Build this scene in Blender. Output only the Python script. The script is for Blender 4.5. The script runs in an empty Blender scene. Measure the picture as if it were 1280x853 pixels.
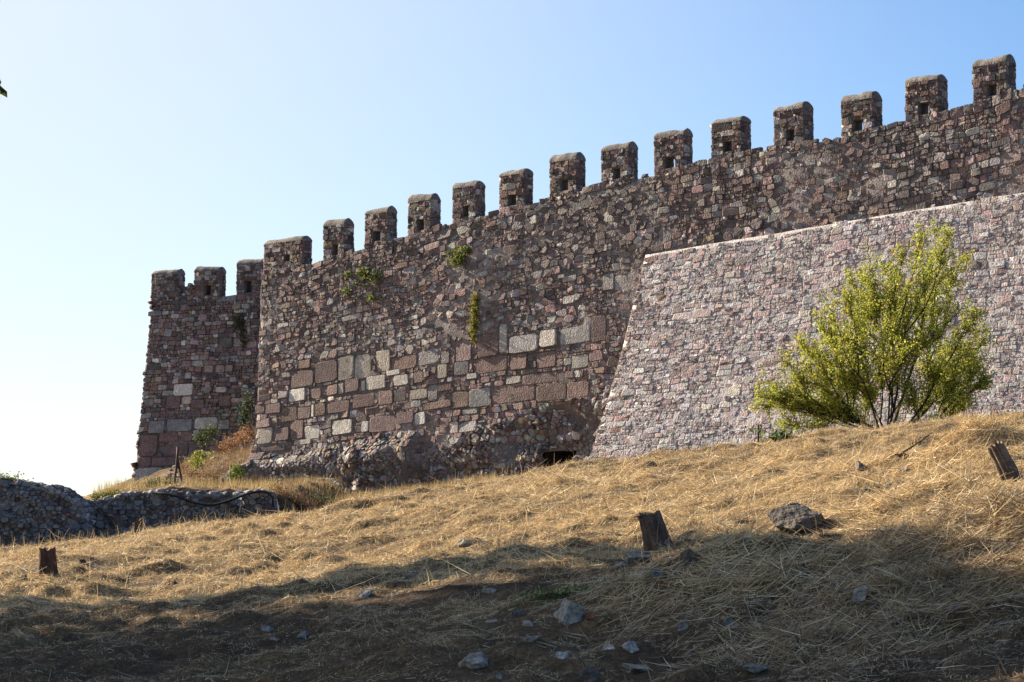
import bpy, math
import numpy as np
from mathutils import Vector

SC = bpy.context.scene
COL = SC.collection
rng = np.random.default_rng(11)

# ------------------------------------------------------------------ camera model
FPX, PW, PH = 2700.0, 1280.0, 853.0
CX, CY = PW / 2, PH / 2
HORIZ = 700.0
TH = math.atan((HORIZ - CY) / FPX)
CT, ST = math.cos(TH), math.sin(TH)

def ray(px, py):
    u = (CY - py) / FPX
    return np.array([(px - CX) / FPX, CT - u * ST, ST + u * CT])

def at(px, py, D):
    d = ray(px, py)
    return d * (D / d[1])

# sun: direction towards the sun
SUN_A, SUN_E = math.radians(34.0), math.radians(25.0)
SUN = np.array([-math.cos(SUN_A) * math.cos(SUN_E), math.sin(SUN_A) * math.cos(SUN_E), math.sin(SUN_E)])

# ------------------------------------------------------------------ noise
def _hash(ix, iy, iz, seed):
    h = (ix.astype(np.int64) * 374761393 + iy.astype(np.int64) * 668265263 + iz.astype(np.int64) * 2147483647 + seed * 1274126177) & 0xFFFFFFFF
    h = ((h ^ (h >> 13)) * 1274126177) & 0xFFFFFFFF
    h = ((h ^ (h >> 16)) * 2246822519) & 0xFFFFFFFF
    return ((h ^ (h >> 15)) & 0xFFFFFF) / float(0xFFFFFF) * 2 - 1

def vnoise(x, y, z=None, seed=0):
    x = np.asarray(x, float); y = np.asarray(y, float)
    if z is None:
        z = np.zeros_like(x)
    ix, iy, iz = np.floor(x), np.floor(y), np.floor(z)
    fx, fy, fz = x - ix, y - iy, z - iz
    fx = fx * fx * (3 - 2 * fx); fy = fy * fy * (3 - 2 * fy); fz = fz * fz * (3 - 2 * fz)
    out = 0
    for a in (0, 1):
        for b in (0, 1):
            for c in (0, 1):
                w = (fx if a else 1 - fx) * (fy if b else 1 - fy) * (fz if c else 1 - fz)
                out = out + w * _hash(ix + a, iy + b, iz + c, seed)
    return out

def fbm(x, y, z=None, seed=0, octv=4, gain=0.5):
    s, a, t = 0, 1.0, 0
    for k in range(octv):
        f = 2.03 ** k
        s = s + a * vnoise(np.asarray(x) * f + k * 17.3, np.asarray(y) * f - k * 9.1, None if z is None else np.asarray(z) * f, seed + k)
        t += a; a *= gain
    return s / t

def sstep(a, b, x):
    t = np.clip((np.asarray(x, float) - a) / (b - a), 0, 1)
    return t * t * (3 - 2 * t)

# ------------------------------------------------------------------ mesh building
class MB:
    def __init__(s):
        s.V, s.C, s.L, s.T, s.M, s.S = [], [], [], [], [], []
        s.n = 0
    def add(s, V, F, col=(.5, .5, .5), mat=0, sm=None):
        """V (n,3); F: (m,k) int array or a list of index lists"""
        V = np.asarray(V, float).reshape(-1, 3)
        c = np.asarray(col, float)
        if c.ndim == 1:
            c = np.tile(c[:3], (len(V), 1))
        s.V.append(V); s.C.append(c)
        if isinstance(F, np.ndarray):
            s.L.append((F + s.n).ravel()); s.T.append(np.full(len(F), F.shape[1])); k = len(F)
        else:
            s.L.append(np.array([i for f in F for i in f], int) + s.n); s.T.append(np.array([len(f) for f in F], int)); k = len(F)
        s.M.append(np.full(k, mat)); s.S.append(np.ones(k, bool) if sm is None else np.asarray(sm, bool))
        s.n += len(V)
    def box(s, lo, hi, col=(.5, .5, .5), mat=0, M=None):
        x0, y0, z0 = lo; x1, y1, z1 = hi
        V = np.array([[x0,y0,z0],[x1,y0,z0],[x1,y1,z0],[x0,y1,z0],[x0,y0,z1],[x1,y0,z1],[x1,y1,z1],[x0,y1,z1]], float)
        if M is not None:
            V = M(V)
        s.add(V, np.array([[0,3,2,1],[4,5,6,7],[0,1,5,4],[1,2,6,5],[2,3,7,6],[3,0,4,7]]), col, mat)
    def tube(s, pts, rad, col=(.5, .5, .5), mat=0, k=6, cap=True):
        pts = np.asarray(pts, float); n = len(pts)
        rad = np.broadcast_to(np.asarray(rad, float), (n,))
        t = np.gradient(pts, axis=0); t /= np.linalg.norm(t, axis=1)[:, None] + 1e-9
        ref = np.array([0, 0, 1.0]) if abs(t[:, 2]).mean() < .8 else np.array([1.0, 0, 0])
        a = np.cross(t, ref); a /= np.linalg.norm(a, axis=1)[:, None] + 1e-9
        b = np.cross(t, a)
        an = np.arange(k) * 2 * math.pi / k
        V = (pts[:, None] + rad[:, None, None] * (np.cos(an)[None, :, None] * a[:, None] + np.sin(an)[None, :, None] * b[:, None])).reshape(-1, 3)
        i = np.arange(n - 1)[:, None] * k; j = np.arange(k)[None]; j2 = (j + 1) % k
        F = np.stack([i + j, i + j2, i + k + j2, i + k + j], -1).reshape(-1, 4)
        s.add(V, F, col, mat)
        if cap:
            s.L.append(np.arange(k)[::-1] + s.n - n * k); s.T.append(np.array([k])); s.M.append(np.array([mat])); s.S.append(np.array([False]))
            s.L.append(np.arange(k) + s.n - k); s.T.append(np.array([k])); s.M.append(np.array([mat])); s.S.append(np.array([False]))
    def build(s, name, mats, parent=None, origin=(0, 0, 0), smooth=True):
        V = np.concatenate(s.V) - np.asarray(origin, float); C = np.concatenate(s.C)
        L = np.concatenate(s.L).astype(np.int32); T = np.concatenate(s.T).astype(np.int32); M = np.concatenate(s.M).astype(np.int32)
        me = bpy.data.meshes.new(name)
        me.vertices.add(len(V)); me.vertices.foreach_set('co', V.astype(np.float32).ravel())
        me.loops.add(len(L)); me.loops.foreach_set('vertex_index', L)
        me.polygons.add(len(T))
        me.polygons.foreach_set('loop_start', np.concatenate([[0], np.cumsum(T)[:-1]]).astype(np.int32))
        me.polygons.foreach_set('loop_total', T)
        me.polygons.foreach_set('material_index', M)
        me.polygons.foreach_set('use_smooth', np.concatenate(s.S) & bool(smooth))
        at_ = me.color_attributes.new('Col', 'FLOAT_COLOR', 'POINT')
        at_.data.foreach_set('color', np.concatenate([C, np.ones((len(C), 1))], 1).astype(np.float32).ravel())
        for m in (mats if isinstance(mats, (list, tuple)) else [mats]):
            me.materials.append(m)
        me.update(calc_edges=True)
        me.validate()
        o = bpy.data.objects.new(name, me); COL.objects.link(o)
        if parent is None:
            o.location = origin
        else:
            o.parent = parent
        return o

def tag(o, label=None, cat=None, group=None, kind=None):
    if label: o['label'] = label; o['kind'] = kind or 'thing'
    if cat: o['category'] = cat
    if group: o['group'] = group
    if kind: o['kind'] = kind
    return o

def empty(name, loc):
    o = bpy.data.objects.new(name, None); COL.objects.link(o); o.location = loc
    return o

# ------------------------------------------------------------------ materials
def newmat(name):
    m = bpy.data.materials.new(name); m.use_nodes = True
    nt = m.node_tree
    return m, nt, nt.nodes['Principled BSDF']

def N(nt, t, **kw):
    n = nt.nodes.new(t)
    for k, v in kw.items():
        if k in n.inputs: n.inputs[k].default_value = v
        else: setattr(n, k, v)
    return n

def noise_mul(nt, coord, col, scale, lo, hi, detail=4, rough=.6, p0=.3, p1=.7):
    nz = N(nt, 'ShaderNodeTexNoise'); nz.inputs['Scale'].default_value = scale; nz.inputs['Detail'].default_value = detail; nz.inputs['Roughness'].default_value = rough
    nt.links.new(coord, nz.inputs['Vector'])
    mr = N(nt, 'ShaderNodeMapRange'); mr.inputs[1].default_value = p0; mr.inputs[2].default_value = p1; mr.inputs[3].default_value = lo; mr.inputs[4].default_value = hi
    nt.links.new(nz.outputs['Fac'], mr.inputs[0])
    mx = N(nt, 'ShaderNodeVectorMath', operation='SCALE')
    nt.links.new(col, mx.inputs[0]); nt.links.new(mr.outputs[0], mx.inputs['Scale'])
    return mx.outputs[0]

def attr_mat(name, muls, bump=(30, .3, .02), rough=.92, spec=.2, tint=None):
    """colour from the mesh's own colour attribute, mottled by noises"""
    m, nt, b = newmat(name)
    a = N(nt, 'ShaderNodeAttribute', attribute_name='Col')
    tc = N(nt, 'ShaderNodeTexCoord')
    c = a.outputs['Color']
    for mu in muls:
        c = noise_mul(nt, tc.outputs['Object'], c, *mu)
    nt.links.new(c, b.inputs['Base Color'])
    b.inputs['Roughness'].default_value = rough
    b.inputs['Specular IOR Level'].default_value = spec
    if bump:
        nz = N(nt, 'ShaderNodeTexNoise'); nz.inputs['Scale'].default_value = bump[0]; nz.inputs['Detail'].default_value = 5
        nt.links.new(tc.outputs['Object'], nz.inputs['Vector'])
        bp = N(nt, 'ShaderNodeBump'); bp.inputs['Strength'].default_value = bump[1]; bp.inputs['Distance'].default_value = bump[2]
        nt.links.new(nz.outputs['Fac'], bp.inputs['Height']); nt.links.new(bp.outputs[0], b.inputs['Normal'])
    return m

def leaf_mat(name, trans=.5):
    m, nt, b = newmat(name)
    a = N(nt, 'ShaderNodeAttribute', attribute_name='Col')
    b.inputs['Roughness'].default_value = .55; b.inputs['Specular IOR Level'].default_value = .25
    nt.links.new(a.outputs['Color'], b.inputs['Base Color'])
    tr = N(nt, 'ShaderNodeBsdfTranslucent'); nt.links.new(a.outputs['Color'], tr.inputs['Color'])
    mx = N(nt, 'ShaderNodeMixShader'); mx.inputs[0].default_value = trans
    nt.links.new(b.outputs[0], mx.inputs[1]); nt.links.new(tr.outputs[0], mx.inputs[2])
    out = nt.nodes['Material Output']; nt.links.new(mx.outputs[0], out.inputs['Surface'])
    return m

M_STONE = attr_mat('wall_stone', [(1.7, .75, 1.2), (5, .78, 1.2), (14, .66, 1.3), (60, .75, 1.22)], (15, .8, .07))
M_MORTAR = attr_mat('wall_mortar', [(1.2, .7, 1.25), (9, .65, 1.3), (45, .8, 1.2)], (14, .7, .06), .97)
M_ROCK = attr_mat('field_rock', [(4, .65, 1.25), (18, .6, 1.35), (70, .75, 1.25)], (22, .9, .05))
M_WOOD = attr_mat('weathered_wood', [(6, .6, 1.3), (40, .7, 1.25)], (45, .5, .02))
M_BARK = attr_mat('bark', [(12, .7, 1.25)], (40, .5, .01))
M_STRAW = leaf_mat('straw', .22)
M_LEAF = leaf_mat('green_leaf', .5)
M_IRON = attr_mat('rusty_iron', [(20, .6, 1.3)], (60, .3, .004), .75, .4)
M_RUBBER, _nt, _b = newmat('black_rubber'); _b.inputs['Base Color'].default_value = (.018, .018, .02, 1); _b.inputs['Roughness'].default_value = .85; _b.inputs['Specular IOR Level'].default_value = .15

def ground_mat():
    m, nt, b = newmat('dry_hillside')
    tc = N(nt, 'ShaderNodeTexCoord')
    a = N(nt, 'ShaderNodeAttribute', attribute_name='Col')
    c = a.outputs['Color']
    for mu in [(.9, .8, 1.15), (5, .6, 1.35), (30, .55, 1.4), (110, .7, 1.3)]:
        c = noise_mul(nt, tc.outputs['Object'], c, *mu)
    nt.links.new(c, b.inputs['Base Color']); b.inputs['Roughness'].default_value = .97; b.inputs['Specular IOR Level'].default_value = .1
    nz = N(nt, 'ShaderNodeTexNoise'); nz.inputs['Scale'].default_value = 24; nz.inputs['Detail'].default_value = 6; nz.inputs['Roughness'].default_value = .7
    nt.links.new(tc.outputs['Object'], nz.inputs['Vector'])
    bp = N(nt, 'ShaderNodeBump'); bp.inputs['Strength'].default_value = 1.0; bp.inputs['Distance'].default_value = .09
    nt.links.new(nz.outputs['Fac'], bp.inputs['Height']); nt.links.new(bp.outputs[0], b.inputs['Normal'])
    return m
M_GROUND = ground_mat()

# ------------------------------------------------------------------ terrain
def tps(ctrl):
    P = np.array([at(*c) for c in ctrl if len(c) == 3] + [np.array(c[1:]) for c in ctrl if len(c) == 4])
    xy, z = P[:, :2], P[:, 2]
    n = len(P)
    def K(a, b):
        r2 = ((a[:, None] - b[None]) ** 2).sum(-1)
        return .5 * r2 * np.log(r2 + 1e-9)
    A = np.zeros((n + 3, n + 3)); A[:n, :n] = K(xy, xy) + np.eye(n) * .05
    A[:n, n] = 1; A[:n, n + 1:] = xy; A[n, :n] = 1; A[n + 1:, :n] = xy.T
    w = np.linalg.solve(A, np.concatenate([z, np.zeros(3)]))
    def f(x, y):
        q = np.stack([np.ravel(x), np.ravel(y)], -1)
        out = np.empty(len(q))
        for i in range(0, len(q), 60000):
            s = q[i:i + 60000]
            out[i:i + 60000] = K(s, xy) @ w[:n] + w[n] + s @ w[n + 1:]
        return out.reshape(np.shape(x))
    return f

CREST = [(0, 684, 45), (160, 664, 44.5), (320, 643, 44), (480, 618, 43), (640, 592, 41), (800, 567, 39), (960, 547, 37), (1120, 530, 34.5), (1280, 516, 32)]
ctrl = list(CREST)
ctrl += [(0, 853, 19), (320, 853, 17.5), (640, 853, 16), (960, 853, 15), (1280, 853, 14), (1500, 853, 13.3), (-250, 853, 20.5)]
ctrl += [(-250, 715, 46), (1500, 497, 30), (58, 722, 29), (825, 686, 23.6), (1270, 605, 20.5), (1003, 662, 21.5), (640, 700, 24.5), (320, 735, 27)]
ctrl += [('p', 0, 0, -1.62), ('p', -9, 4, -1.9), ('p', 9, 4, -1.2), ('p', -14, 20, -1.6), ('p', 0, 9, -1.25), ('p', -20, 35, -1.5), ('p', 14, 22, 1.6), ('p', 16, 34, 2.8), ('p', -26, 60, -1.5)]
# behind the crest, below the line of sight
ctrl += [(0, 697, 60), (200, 680, 60), (400, 650, 60), (640, 610, 58), (900, 580, 54), (1150, 556, 50), (1350, 540, 48)]
ctrl += [(0, 688, 74), (340, 655, 74), (400, 641, 80), (520, 618, 80), (345, 614, 101), (450, 617, 97), (560, 608, 94), (700, 592, 90), (900, 570, 83), (1280, 535, 73), (1450, 520, 68)]
ctrl += [('p', -30, 90, 0.3), ('p', -24, 110, 1.0), ('p', 20, 110, 5.5), ('p', 30, 80, 5.5), ('p', -5, 120, 4.5)]
fA = tps(ctrl)
fB = tps([(-60, 655, 78), (100, 634, 78), (140, 621, 78), (200, 612.5, 78), (300, 612, 78), (345, 616, 78), (205, 604, 108), (330, 603, 104), (168, 606, 113), (130, 625, 105), (90, 665, 110), (345, 612, 90), (60, 690, 100)])
RUIN_D = 75.0
XR0, XR1 = (342 - CX) / FPX * RUIN_D - .05, (342 - CX) / FPX * RUIN_D + 1.3

BUMPS = []   # (x, y, radius_x, radius_y, height)
def terrain(x, y, detail=True):
    x = np.asarray(x, float); y = np.asarray(y, float)
    cx, cy = np.clip(x, -32, 30), np.clip(y, -2, 122)
    z = fA(cx, cy)
    w = sstep(RUIN_D + .45, RUIN_D + 1.0, cy) * (1 - sstep(XR0, XR1, cx)) * sstep(-32, -24, cx)
    near = (w > 0)
    if near.any():
        zb = z.copy(); zb[near] = fB(cx[near], cy[near]); z = z * (1 - w) + zb * w
    far = np.hypot(np.maximum(np.abs(x - cx), 0), np.abs(y - cy))
    z = z - np.minimum(far * .12, 55)
    for bx, by, rx, ry, h in BUMPS:
        z = z + h * np.exp(-((x - bx) / rx) ** 2 - ((y - by) / ry) ** 2)
    if detail:
        fade = 1 / (1 + far * .05)
        z = z + fade * (.10 * fbm(x * .45, y * .45, seed=3, octv=2) + .075 * fbm(x * 1.5, y * 1.5, seed=5, octv=3) + .05 * fbm(x * 3.2, y * 4.2, seed=9, octv=3) + .17 * np.clip(fbm(x * 1.9, y * 2.8, seed=33, octv=3) - .02, 0, .6))
    if detail:
        z = z + fade * .028 * (1 - sstep(-2.5, 3.5, (.60 * y + .22 * x) - 12.9)) * fbm(x * 7, y * 9, seed=12, octv=2)
    return z

def hit(px, py, d0=10.0, d1=130.0):
    d = ray(px, py)
    D = np.arange(d0, d1, .04)
    P = d[None] * (D / d[1])[:, None]
    h = P[:, 2] - terrain(P[:, 0], P[:, 1])
    i = np.argmax(h < 0)
    if h[i] >= 0:
        i = np.argmin(np.abs(h))
    return P[i]

def fit_crest():
    global fA
    for _ in range(3):
        for i, (px, py, D) in enumerate(CREST):
            d = np.arange(D - 14, D + 8, .1)
            e = []
            for dx in (-25, 0, 25):
                x = (px + dx - CX) / FPX * d
                z = terrain(x, d)
                u = (z * CT - d * ST) / (d * CT + z * ST) * FPX
                e.append((CY - u).min())
            j = ctrl.index(tuple(CREST_NOW[i]))
            CREST_NOW[i] = (px, CREST_NOW[i][1] + (py + 3 - np.mean(e)), D)
            ctrl[j] = tuple(CREST_NOW[i])
        fA = tps(ctrl)
CREST_NOW = [tuple(c) for c in CREST]
fit_crest()
for (px, py, rx, ry, h) in [(900, 712, 1.0, .8, .20), (1235, 668, .8, .7, .24), (1215, 566, .75, .45, .26), (1110, 790, .8, .6, -.12), (740, 790, .7, .6, -.10),
                            (1200, 835, .9, .6, .10), (690, 612, 1.3, .8, .12), (500, 760, 1.5, .8, .08), (250, 760, 1.6, .8, -.08), (1080, 640, .9, .7, .10)]:
    q = hit(px, py); BUMPS.append((q[0], q[1], rx, ry, h))
fit_crest()
# rubble slope in the angle between tower and wall
q = at(322, 560, 102.6); BUMPS.append((q[0] + .35, q[1] + .6, 1.25, 1.5, 2.0))
q = at(285, 590, 104.0); BUMPS.append((q[0] + .2, q[1], 1.2, 1.4, .7))

def soil_mask(x, y):
    """1 where straw lies thick, 0 where soil shows"""
    return sstep(-.34, .22, fbm(x * .35, y * .6, seed=21, octv=4, gain=.6))

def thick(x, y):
    """raked straw lies thick on the upper slope; lower down soil and grey stubble show, coloured darker to deepen the shade"""
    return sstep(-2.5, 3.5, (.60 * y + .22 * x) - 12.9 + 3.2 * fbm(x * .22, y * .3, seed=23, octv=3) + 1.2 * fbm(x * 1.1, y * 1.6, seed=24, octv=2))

def build_ground():
    def axis(parts):
        return np.unique(np.concatenate([np.arange(a, b, s) for a, b, s in parts]))
    X = axis([(-3200, -400, 400), (-400, -80, 40), (-80, -32, 6), (-32, -17, .6), (-17, -11, .15), (-11, 9.5, .075), (9.5, 30, .6), (30, 80, 6), (80, 400, 40), (400, 3300, 400)])
    Y = axis([(-60, 6, 3), (6, 13, .5), (13, 46, .075), (46, 74, .5), (74, 79, .15), (79, 112, .3), (112, 140, 2), (140, 500, 30), (500, 5000, 500)])
    gx, gy = np.meshgrid(X, Y)
    z = terrain(gx, gy)
    ny, nx = gx.shape
    V = np.stack([gx, gy, z], -1).reshape(-1, 3)
    i = np.arange(ny - 1)[:, None] * nx; j = np.arange(nx - 1)[None]
    Fq = np.stack([i + j, i + j + 1, i + nx + j + 1, i + nx + j], -1).reshape(-1, 4)
    s = soil_mask(gx, gy).ravel()[:, None]
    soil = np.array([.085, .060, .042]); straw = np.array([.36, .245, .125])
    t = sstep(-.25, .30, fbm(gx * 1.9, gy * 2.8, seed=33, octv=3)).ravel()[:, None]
    mixv = np.clip(s * .55 + .45 * t, 0, 1) * (.25 + .75 * thick(gx, gy).ravel()[:, None])  # barer soil downslope, with some foreground shade painted into its tone
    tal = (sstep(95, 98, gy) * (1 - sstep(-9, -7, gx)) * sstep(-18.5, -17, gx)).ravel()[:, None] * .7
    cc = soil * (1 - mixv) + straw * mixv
    cc = cc * (1 - tal) + np.array([.12, .095, .075]) * tal
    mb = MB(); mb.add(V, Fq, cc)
    tag(mb.build('ground', M_GROUND), kind='structure')
build_ground()

# ------------------------------------------------------------------ masonry
def clip_half(poly, ax, ay, c):
    """keep points with ax*x+ay*y <= c"""
    out = []
    n = len(poly)
    for i in range(n):
        p, q = poly[i], poly[(i + 1) % n]
        dp, dq = ax * p[0] + ay * p[1] - c, ax * q[0] + ay * q[1] - c
        if dp <= 0: out.append(p)
        if (dp < 0 < dq) or (dq < 0 < dp):
            t = dp / (dp - dq); out.append((p[0] + t * (q[0] - p[0]), p[1] + t * (q[1] - p[1])))
    return out

def power_cells(S, Wt, stretch, rmax):
    """polygons of a power diagram of seeds S (n,2) in a metric where v is stretched"""
    P = [(float(a), float(b) * stretch) for a, b in S]
    h = rmax
    grid = {}
    for i, (x, y) in enumerate(P):
        grid.setdefault((int(x // h), int(y // h)), []).append(i)
    res = []
    for i, (x, y) in enumerate(P):
        gx, gy = int(x // h), int(y // h)
        nb = []
        for a in (-1, 0, 1):
            for b in (-1, 0, 1):
                for j in grid.get((gx + a, gy + b), ()):
                    if j != i:
                        nb.append(((P[j][0] - x) ** 2 + (P[j][1] - y) ** 2, j))
        nb.sort()
        r = h * .75
        poly = [(x - r, y - r), (x + r, y - r), (x + r, y + r), (x - r, y + r)]
        far = 2 * r * r
        for d2, j in nb:
            if d2 > 4.5 * far: break
            xj, yj = P[j]
            ax, ay = xj - x, yj - y
            c = (xj * xj + yj * yj - x * x - y * y + Wt[i] - Wt[j]) / 2
            poly = clip_half(poly, ax, ay, c)
            if len(poly) < 3: break
            far = max((p[0] - x) ** 2 + (p[1] - y) ** 2 for p in poly)
        res.append([(p[0], p[1] / stretch) for p in poly] if len(poly) > 2 else None)
    return res

def row_seeds(L, H, hlo, hhi, alo, ahi, jit=.2, wave=.12, split=.12, r=rng):
    out = []
    v = -.2
    while v < H + .3:
        h = r.uniform(hlo, hhi); u = -.3 - r.uniform(0, .3)
        ph = r.uniform(0, 50)
        while u < L + .3:
            w = h * r.uniform(alo, ahi)
            vv = v + h / 2 + wave * float(math.sin(u * .55 + ph * .02) * .6 + math.sin(u * 1.3 + ph) * .25)
            if r.random() < split:
                out.append((u + w / 2, vv - h * .25, w * h * .4)); out.append((u + w / 2 + r.normal(0, .03), vv + h * .27, w * h * .4))
            else:
                out.append((u + w / 2 + r.normal(0, jit * h * .4), vv + r.normal(0, jit * h), w * h))
            u += w
        v += h
    return np.array(out)

PAL = {
    'purple': (.165, .118, .115), 'dark': (.095, .082, .084), 'red': (.19, .130, .117), 'brown': (.18, .13, .105), 'grey': (.235, .22, .215),
    'blue': (.20, .205, .215), 'pale': (.42, .395, .355), 'white': (.56, .54, .50), 'ochre': (.30, .21, .13), 'pink': (.30, .225, .21), 'beige': (.36, .32, .27), 'lgrey': (.33, .315, .305),
}
MIXW = {
    'curtain': [('purple', 30), ('dark', 20), ('red', 12), ('brown', 12), ('grey', 13), ('blue', 5), ('lgrey', 5), ('pale', 2.2), ('ochre', .4), ('pink', 2.5)],
    'blocky': [('purple', 32), ('red', 24), ('brown', 12), ('dark', 8), ('grey', 8), ('pink', 5), ('pale', 2), ('lgrey', 3)],
    'rubble': [('dark', 22), ('brown', 20), ('grey', 24), ('purple', 14), ('lgrey', 7), ('pale', 3), ('ochre', 5), ('blue', 5)],
    'glacis': [('pink', 34), ('lgrey', 26), ('purple', 12), ('grey', 14), ('pale', 4), ('beige', 5), ('brown', 4), ('red', 2.5), ('white', .6), ('dark', 1.5)],
    'ruin': [('dark', 34), ('grey', 24), ('blue', 30), ('purple', 4), ('brown', 3), ('lgrey', 4)],
}
def pick(mix, n, r=rng):
    ks = [k for k, _ in MIXW[mix]]; p = np.array([w for _, w in MIXW[mix]], float); p /= p.sum()
    c = np.array([PAL[ks[i]] for i in r.choice(len(ks), n, p=p)])
    return 1.13 * c * np.exp(r.normal(0, .17, (n, 1))) * np.exp(r.normal(0, .04, (n, 3)))

def area_centroid(poly):
    p = np.array(poly); x, y = p[:, 0], p[:, 1]; x2, y2 = np.roll(x, -1), np.roll(y, -1)
    cr = x * y2 - x2 * y; a = cr.sum() / 2
    if abs(a) < 1e-7: return 0, p.mean(0)
    return a, np.array([((x + x2) * cr).sum(), ((y + y2) * cr).sum()]) / (6 * a)

def stones_to(mb, cells, cols, mapf, gap, proud, round_=.13, tilt=.10, mat=0, back=-.10, r=rng, flat=False, facep=.72):
    """each cell becomes a bulging stone; mapf(u, v, off) -> (n,3)"""
    UV, OFF, CC, FF, SM = [], [], [], [], []
    base = 0
    for poly, col in zip(cells, cols):
        a, c = area_centroid(poly)
        if abs(a) < .0022: continue
        p = np.array(poly)
        if a < 0: p = p[::-1]
        size = math.sqrt(abs(a))
        g = gap(c) if callable(gap) else gap
        s = max(.5, 1 - 1.7 * g / size)
        p = c + (p - c) * s
        q = np.roll(p, -1, 0)
        ra = (r.uniform(.02, .16, (len(p), 1)) if flat else round_)
        p = np.stack([p + (q - p) * ra, q + (p - q) * ra], 1).reshape(-1, 2)
        n = len(p)
        if n > 14:
            p = p[np.linspace(0, n, 14, endpoint=False).astype(int)]; n = 14
        h = (proud(c) if callable(proud) else proud) * min(2.2, math.exp(r.normal(-.25, .5)))
        p = p + r.normal(0, .02 * min(size, .4), p.shape)
        tx, ty = r.normal(0, tilt, 2)
        r1, r2 = c + (p - c) * (.985 if flat else .97), c + (p - c) * (.95 if flat else r.uniform(.80, .92))
        face = flat or r.random() < (facep(c) if callable(facep) else facep)
        pts = np.concatenate([p, r1, r2, c[None]]) if not face else np.concatenate([p, r1, r2])
        d = pts - c
        jag = .05 * min(size, .3) * (0 if face else 1)
        off = [np.full(n, back), np.full(n, h * .6) + r.normal(0, .02 * min(size, .3), n), h + r.normal(0, 1, n) * jag]
        if not face: off.append([h * 1.02 + r.normal(0, .04) * min(size, .3)])
        off = np.concatenate(off)
        off[n:] += d[n:, 0] * tx + d[n:, 1] * ty
        UV.append(pts); OFF.append(off); CC.append(np.tile(col, (len(pts), 1)))
        k = np.arange(n); k2 = (k + 1) % n
        FF += [[base + i, base + j, base + n + j, base + n + i] for i, j in zip(k, k2)]
        FF += [[base + n + i, base + n + j, base + 2 * n + j, base + 2 * n + i] for i, j in zip(k, k2)]
        SM += [True] * (2 * n)
        if face:
            FF.append([base + 2 * n + i for i in range(n)]); SM.append(False)
        else:
            FF += [[base + 2 * n + i, base + 2 * n + j, base + 3 * n] for i, j in zip(k, k2)]; SM += [False] * n
        base += len(pts)
    UV = np.concatenate(UV); OFF = np.concatenate(OFF)
    mb.add(mapf(UV[:, 0], UV[:, 1], OFF), FF, np.concatenate(CC), mat, SM)

def split_cells(L, H, target, asp=(1.0, 2.6), warp=.045, r=rng, chunk=(.5, .8), u_min=0., v_min=-.1, swirl=.10):
    """coursed rubble: strips cut again and again into uneven, slightly warped blocks with broken joints"""
    out = []
    def cut(u0, v0, u1, v1):
        w, h = u1 - u0, v1 - v0
        t = target((u0 + u1) / 2, (v0 + v1) / 2)
        lim = t * r.uniform(.7, 1.4)
        if h > lim * 1.25 and w < h * 4.5 and h > .09:
            f = r.uniform(.32, .68); cut(u0, v0, u1, v0 + h * f); cut(u0, v0 + h * f, u1, v1); return
        if w > h * r.uniform(*asp) * 1.35 and w > .12:
            f = r.uniform(.3, .7); cut(u0, v0, u0 + w * f, v1); cut(u0 + w * f, v0, u1, v1); return
        if h > lim * 1.25 and h > .09:
            f = r.uniform(.32, .68); cut(u0, v0, u1, v0 + h * f); cut(u0, v0 + h * f, u1, v1); return
        out.append((u0, v0, u1, v1))
    v = v_min
    while v < H:
        h = r.uniform(*chunk); u = u_min - r.uniform(0, .02)
        while u < L:
            w = r.uniform(.9, 2.6); cut(u, v, u + w, v + h); u += w
        v += h
    R = np.array(out); w, h = R[:, 2] - R[:, 0], R[:, 3] - R[:, 1]
    n = len(R)
    # eight points each; corners are knocked off by different amounts
    q = np.minimum(w, h)[:, None] * r.uniform(.0, .22, (n, 4))
    x0, y0, x1, y1 = R.T
    pts = np.stack([np.stack([x0 + q[:, 0], y0], 1), np.stack([x1 - q[:, 1], y0], 1), np.stack([x1, y0 + q[:, 1] * .8], 1), np.stack([x1, y1 - q[:, 2] * .8], 1),
                    np.stack([x1 - q[:, 2], y1], 1), np.stack([x0 + q[:, 3], y1], 1), np.stack([x0, y1 - q[:, 3] * .8], 1), np.stack([x0, y0 + q[:, 0] * .8], 1)], 1)
    a, b = pts[..., 0].ravel(), pts[..., 1].ravel()
    sd = int(r.integers(1000))
    da = warp * fbm(a * 2.6, b * 2.6, seed=sd, octv=2) * 1.6 ; db = warp * fbm(a * 2.2, b * 3, seed=sd + 7, octv=2) * 1.6 + swirl * fbm(a * .45, b * .45, seed=sd + 13, octv=2)
    edge = sstep(u_min - .05, u_min + .4, a)
    P = np.stack([a + da * edge, b + db], 1).reshape(n, 8, 2)
    return [[tuple(p) for p in poly] for poly in P]

def clip_blocks(cells, blocks, m=.012):
    """cut cells back from rectangular blocks (u0, v0, u1, v1)"""
    out = []
    for poly in cells:
        if poly is None: out.append(None); continue
        p = np.array(poly); lo, hi = p.min(0), p.max(0)
        cu, cv = p.mean(0)
        for (u0, v0, u1, v1) in blocks:
            if hi[0] < u0 or lo[0] > u1 or hi[1] < v0 or lo[1] > v1: continue
            ds = [(u0 - cu, (1, 0, u0 - m)), (cu - u1, (-1, 0, -u1 - m)), (v0 - cv, (0, 1, v0 - m)), (cv - v1, (0, -1, -v1 - m))]
            d, hp = max(ds, key=lambda t: t[0])
            if d < -.02: poly = None; break
            poly = clip_half(poly, *hp)
            if len(poly) < 3: poly = None; break
        out.append(poly)
    return out

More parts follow.
